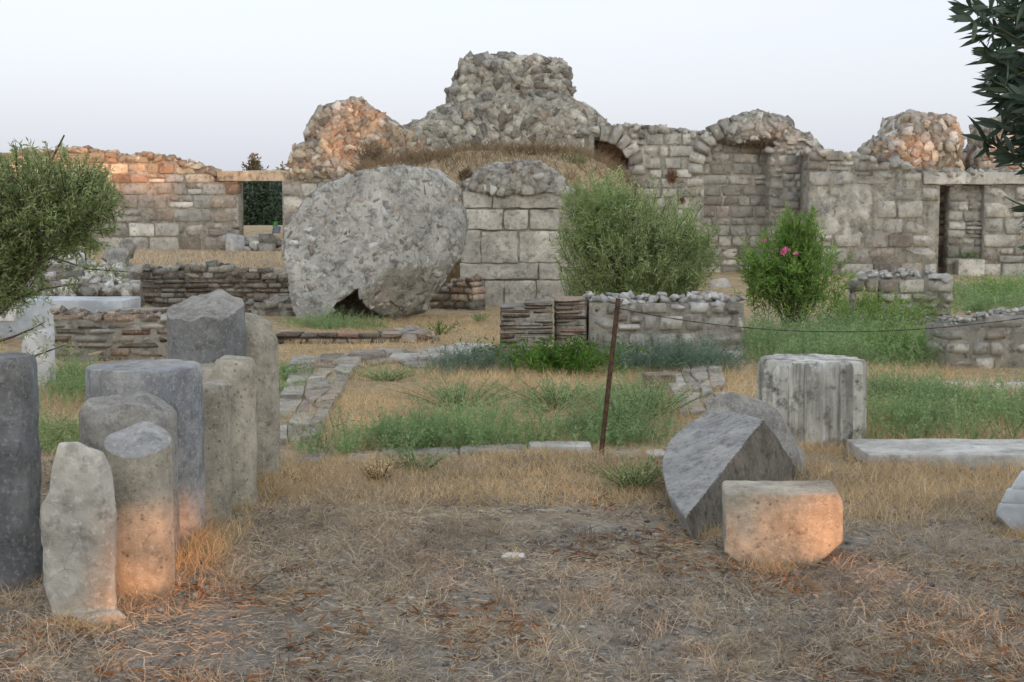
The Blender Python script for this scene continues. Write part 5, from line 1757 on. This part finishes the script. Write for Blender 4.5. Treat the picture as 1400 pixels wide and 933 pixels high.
# low clumps of grey withered weeds
g = Geo()
C = scatter(FG, 1600, r)
C = C[fbm(np.column_stack([C[:, :2] * .9, np.full(len(C), 4.0)]), 3, 57) + r.normal(size=len(C)) * .2 > -.05]
per = 40
B = np.repeat(C, per, 0); n = len(B)
sz = np.repeat(r.uniform(.4, 1.3, len(C)), per)
B[:, :2] += r.normal(size=(n, 2)) * (.05 * sz)[:, None]
d = unit(np.column_stack([r.normal(size=(n, 2)), r.uniform(.1, .9, n)]))
blades(g, B, d, r.uniform(.02, .065, n) * sz, r.uniform(.0025, .006, n), r, .9)
o = link('withered_weeds', g.mesh('withered_weeds'), 'withered'); tag(o, 'low clumps of grey withered weeds on the court', 'weeds', kind='stuff')
# clods and chips of earth
g = Geo()
P = scatter(FG, 7000, r)
P = P[fbm(np.column_stack([P[:, :2] * 1.2, np.full(len(P), 6.0)]), 3, 67) > -.05]
for i in range(len(P)):
    v, f = LIB['shard'][i % 24]
    s_ = .008 + .03 * r.random() ** 4
    an = r.uniform(0, 6.28); ca, sa = math.cos(an), math.sin(an)
    vv = v * [s_ * 1.3, s_, s_ * .6]
    g.add(np.column_stack([vv[:, 0] * ca - vv[:, 1] * sa, vv[:, 0] * sa + vv[:, 1] * ca, vv[:, 2]]) + P[i] + [0, 0, s_ * .15], f)
o = link('clods', g.mesh('clods'), 'ground'); tag(o, 'loose clods and chips of dry earth on the court', 'earth', kind='stuff')
# dry grass banked against the feet of the stones
g = Geo()
B = []
for px_, py_, half in ((-8, 800, 60), (112, 866, 56), (185, 822, 46), (200, 785, 40), (240, 756, 40), (290, 728, 22), (325, 702, 26), (355, 664, 26), (940, 715, 40), (965, 738, 24), (1060, 788, 40), (1111, 615, 76), (1290, 641, 105), (1400, 742, 40), (702, 774, 12), (50, 532, 24), (868, 622, 60), (720, 626, 90)):
    n_ = int(half * 7)
    x_ = px_ + r.normal(size=n_) * half * .62; y_ = py_ + r.uniform(-7, 5, n_) + np.abs(x_ - px_) / half * -6
    for a_, b_ in zip(x_, y_):
        c_ = gnd(a_, b_); B.append((c_.x, c_.y))
B = np.array(B); B = np.column_stack([B, terrain(B[:, 0], B[:, 1])]); n = len(B)
blades(g, B, unit(np.column_stack([r.normal(size=(n, 2)) * .7, np.full(n, .8)])), r.uniform(.03, .11, n), .0026, r, .7)
o = link('dry_grass', g.mesh('dry_grass'), 'straw_gold'); tag(o, 'dry grass banked against the feet of the stones', 'grass', kind='stuff')
# gravel
g = Geo()
n = 9000
P = scatter([(-60, 960), (1460, 960), (1460, 690), (-60, 690)], n, r)
den = fbm(np.column_stack([P[:, :2] * 1.3, np.full(n, 9.0)]), 3, 61)
P = P[den + r.normal(size=n) * .3 > -.1]; n = len(P)
for i in range(n):
    v, f = LIB['shard'][i % 24]
    s_ = .005 + .026 * r.random() ** 5
    an = r.uniform(0, 6.28); ca, sa = math.cos(an), math.sin(an)
    vv = v * [s_ * 1.3, s_, s_ * .7]
    g.add(np.column_stack([vv[:, 0] * ca - vv[:, 1] * sa, vv[:, 0] * sa + vv[:, 1] * ca, vv[:, 2]]) + P[i] + [0, 0, s_ * .2], f)
o = link('gravel', g.mesh('gravel'), 'gravel'); tag(o, 'small grey gravel in bare patches of the court', 'gravel', kind='stuff')


def dry_field(nm, label, poly_px, n, h0, h1, mat, seed, wd=.003, z=0.0):
    r = np.random.default_rng(seed)
    P = scatter(poly_px, n, r, z)
    den = fbm(np.column_stack([P[:, :2] * 1.5, np.full(n, 2.0)]), 3, seed)
    P = P[den + r.normal(size=n) * .2 > -.2]; n = len(P)
    d = unit(np.column_stack([r.normal(size=(n, 2)) * .5, np.full(n, .8)]))
    g = Geo()
    blades(g, P, d, r.uniform(h0, h1, n), wd, r, .5)
    o = link(nm, g.mesh(nm), mat); tag(o, label, 'grass', kind='stuff')


dry_field('dry_grass', 'golden dry grass between kerb and middle wall', [(392, 612), (1036, 612), (1040, 502), (500, 502), (400, 500)], 26000, .05, .17, 'straw_gold', 611)
dry_field('dry_grass', 'dry grass in front of the pale kerb', [(380, 690), (930, 700), (910, 624), (380, 624)], 12000, .03, .10, 'straw_gold', 612)
dry_field('dry_grass', 'dry grass around the marble slab at right', [(1080, 720), (1430, 720), (1430, 612), (1050, 612)], 12000, .04, .13, 'straw_gold', 613)
dry_field('dry_grass', 'dry grass around the right kerb', [(1188, 606), (1440, 606), (1440, 508), (1030, 506)], 12000, .06, .2, 'straw_gold', 614)
dry_field('dry_grass', 'dry grass before the fallen lump', [(374, 500), (690, 500), (690, 430), (400, 440)], 14000, .04, .12, 'straw_gold', 615, .004)
dry_field('dry_grass', 'dry grass behind the left columns', [(0, 640), (130, 640), (240, 500), (0, 500)], 6000, .05, .2, 'straw_gold', 616)
dry_field('dry_grass', 'dry grass along the row of columns', [(225, 800), (290, 790), (400, 665), (345, 665), (270, 740)], 3000, .04, .14, 'straw_gold', 617)
dry_field('dry_grass', 'dry grass on the doorway terrace', [(120, 372), (420, 372), (420, 346), (120, 344)], 6000, .05, .16, 'straw', 618, .010, .52)
dry_field('dry_grass', 'dry grass beyond the left picture edge', [(-600, 720), (10, 720), (10, 470), (-500, 470)], 14000, .05, .2, 'straw_gold', 619)
dry_field('dry_grass', 'dry grass beyond the right picture edge', [(1430, 720), (2000, 720), (1900, 500), (1430, 500)], 12000, .05, .2, 'straw_gold', 621)
# dry grass on the mound
Vm, qm = MOUND
r = np.random.default_rng(620)
pts = Vm[qm].mean(1); nz = np.cross(Vm[qm[:, 1]] - Vm[qm[:, 0]], Vm[qm[:, 3]] - Vm[qm[:, 0]])
ar = np.linalg.norm(nz, axis=1); ok = (nz[:, 2] / np.maximum(ar, 1e-9) > .15)
idx = r.choice(np.where(ok)[0], 12000, p=ar[ok] / ar[ok].sum())
w4 = r.dirichlet([1, 1, 1, 1], len(idx))
P = (Vm[qm[idx]] * w4[:, :, None]).sum(1)
g = Geo(); n = len(P)
blades(g, P, unit(np.column_stack([r.normal(size=(n, 2)) * .5, np.full(n, .8)])), r.uniform(.12, .4, n), .008, r, .5)
o = link('dry_grass', g.mesh('dry_grass'), 'drybrush'); tag(o, 'brown dry grass covering the mound of fill', 'grass', kind='stuff')

# =================================================================== unseen belts added behind the viewpoint to shade the court, gaps cut for sun patches
hx, hy = hs
tanel = math.tan(R(SUN_EL))


def uw(p):
    """where the sun ray through a point crosses the belt: across, up"""
    return p[0] * -hy + p[1] * hx, p[2] - tanel * (p[0] * hx + p[1] * hy)


gaps = []  # openings in the added belts that shape where sun patches fall


def gap(px, py, Dd, ru, rw, dens=0.0):
    gaps.append((*uw(at(px, py, Dd)), ru, rw, dens))


gap(190, 752, 5.75, .20, .24, .45); gap(232, 735, 6.2, .10, .18); gap(256, 722, 6.5, .15, .15); gap(195, 820, 5.7, .3, .10, .2); gap(30, 845, 5.5, .14, .07, .1)
gap(1074, 735, 6.16, .38, .24, .45); gap(1140, 725, 6.16, .14, .26, .3)
for x, y in ((850, 840), (960, 825), (1010, 850), (1120, 840), (1200, 830), (720, 780), (860, 800), (560, 775), (1300, 820), (640, 800)):
    gap(x, y, gnd(x, y).y, .22, .05, .3)
gap(215, 224, 40, 2.4, .42, .45); gap(60, 224, 40, 1.6, .6, .5); gap(355, 236, 40, 1.3, .2, .3); gap(190, 262, 40, 1.2, .4, .9); gap(262, 796, gnd(262, 796).y, .25, .06, .1)
gap(495, 185, 40, 1.1, 1.2, 1.1)
gap(1255, 188, 38.5, 1.5, 1.0, 1.1); gap(1385, 200, 38, 1.0, .5, .7); gap(1085, 190, 32.6, .4, .3, .6)
r = np.random.default_rng(701)


def belt(nm, label, n, u0, u1, d0, d1, zlo, zhi, size, cut, rim):
    """leaves of an unseen belt placed to block the sun; zlo, zhi give its lower and upper edge; openings as in gaps, small leaves along their rims"""
    def pts(n_, ua, ub, wa=None, wb=None):
        u_ = r.uniform(ua, ub, n_); dep = r.uniform(d0, d1, n_)
        zz = r.uniform(0, zhi + 2, n_) if wa is None else r.uniform(wa, wb, n_) + tanel * dep
        nz_ = fbm(np.column_stack([u_ * .35, dep * .35, 0 * u_]), 3, 77)
        return u_, dep, zz, (zz < zhi + .06 * zhi * nz_) & (zz > zlo + .6 * nz_ * (zlo > .1))

    def outside(u_, ww, margin):
        k_ = np.ones(len(u_), bool)
        for gu, gw, ru, rw, dn in gaps:
            ins = (((u_ - gu) / (ru + margin)) ** 4 + ((ww - gw) / (rw + margin)) ** 4) < 1
            k_ &= ~(ins & (r.random(len(u_)) > dn * .12))
        return k_
    g = Geo()

    def put(u_, dep, zz, k_, s_):
        Pb = np.column_stack([u_ * -hy + dep * hx, u_ * hx + dep * hy, zz])[k_]
        leaf_quads(g, Pb, unit(r.normal(size=(len(Pb), 3))), s_ * r.uniform(.8, 1.3, len(Pb)), s_ * r.uniform(.7, 1.1, len(Pb)), r)
    u_, dep, zz, ok_ = pts(n, u0, u1)
    put(u_, dep, zz, ok_ & outside(u_, zz - tanel * dep, cut), size)
    for gu, gw, ru, rw, dn in gaps:
        q_ = 1.5 * cut
        u_, dep, zz, ok_ = pts(int((2 * ru + 2 * q_) * (2 * rw + 2 * q_) * 12 / rim ** 2), gu - ru - q_, gu + ru + q_, gw - rw - q_, gw + rw + q_)
        if ok_.sum(): put(u_, dep, zz, ok_ & outside(u_, zz - tanel * dep, .2 * rim), rim)
    o = link(nm, g.mesh(nm), 'belt')
    return tag(o, label, 'shade belt', kind='stuff')


belt('shade_hedge', 'unseen dense screen of leaves added behind the viewpoint to shape the foreground sun', 13000, -3.5, 19, 15, 18, 0, 3.15, .5, .4, .12)
belt('shade_trees', 'unseen row of high-crowned trees behind the viewpoint, shaped with gaps for sun patches', 18000, -3.5, 30.5, 66, 72, 7.7, 17.3, .95, .7, .3)
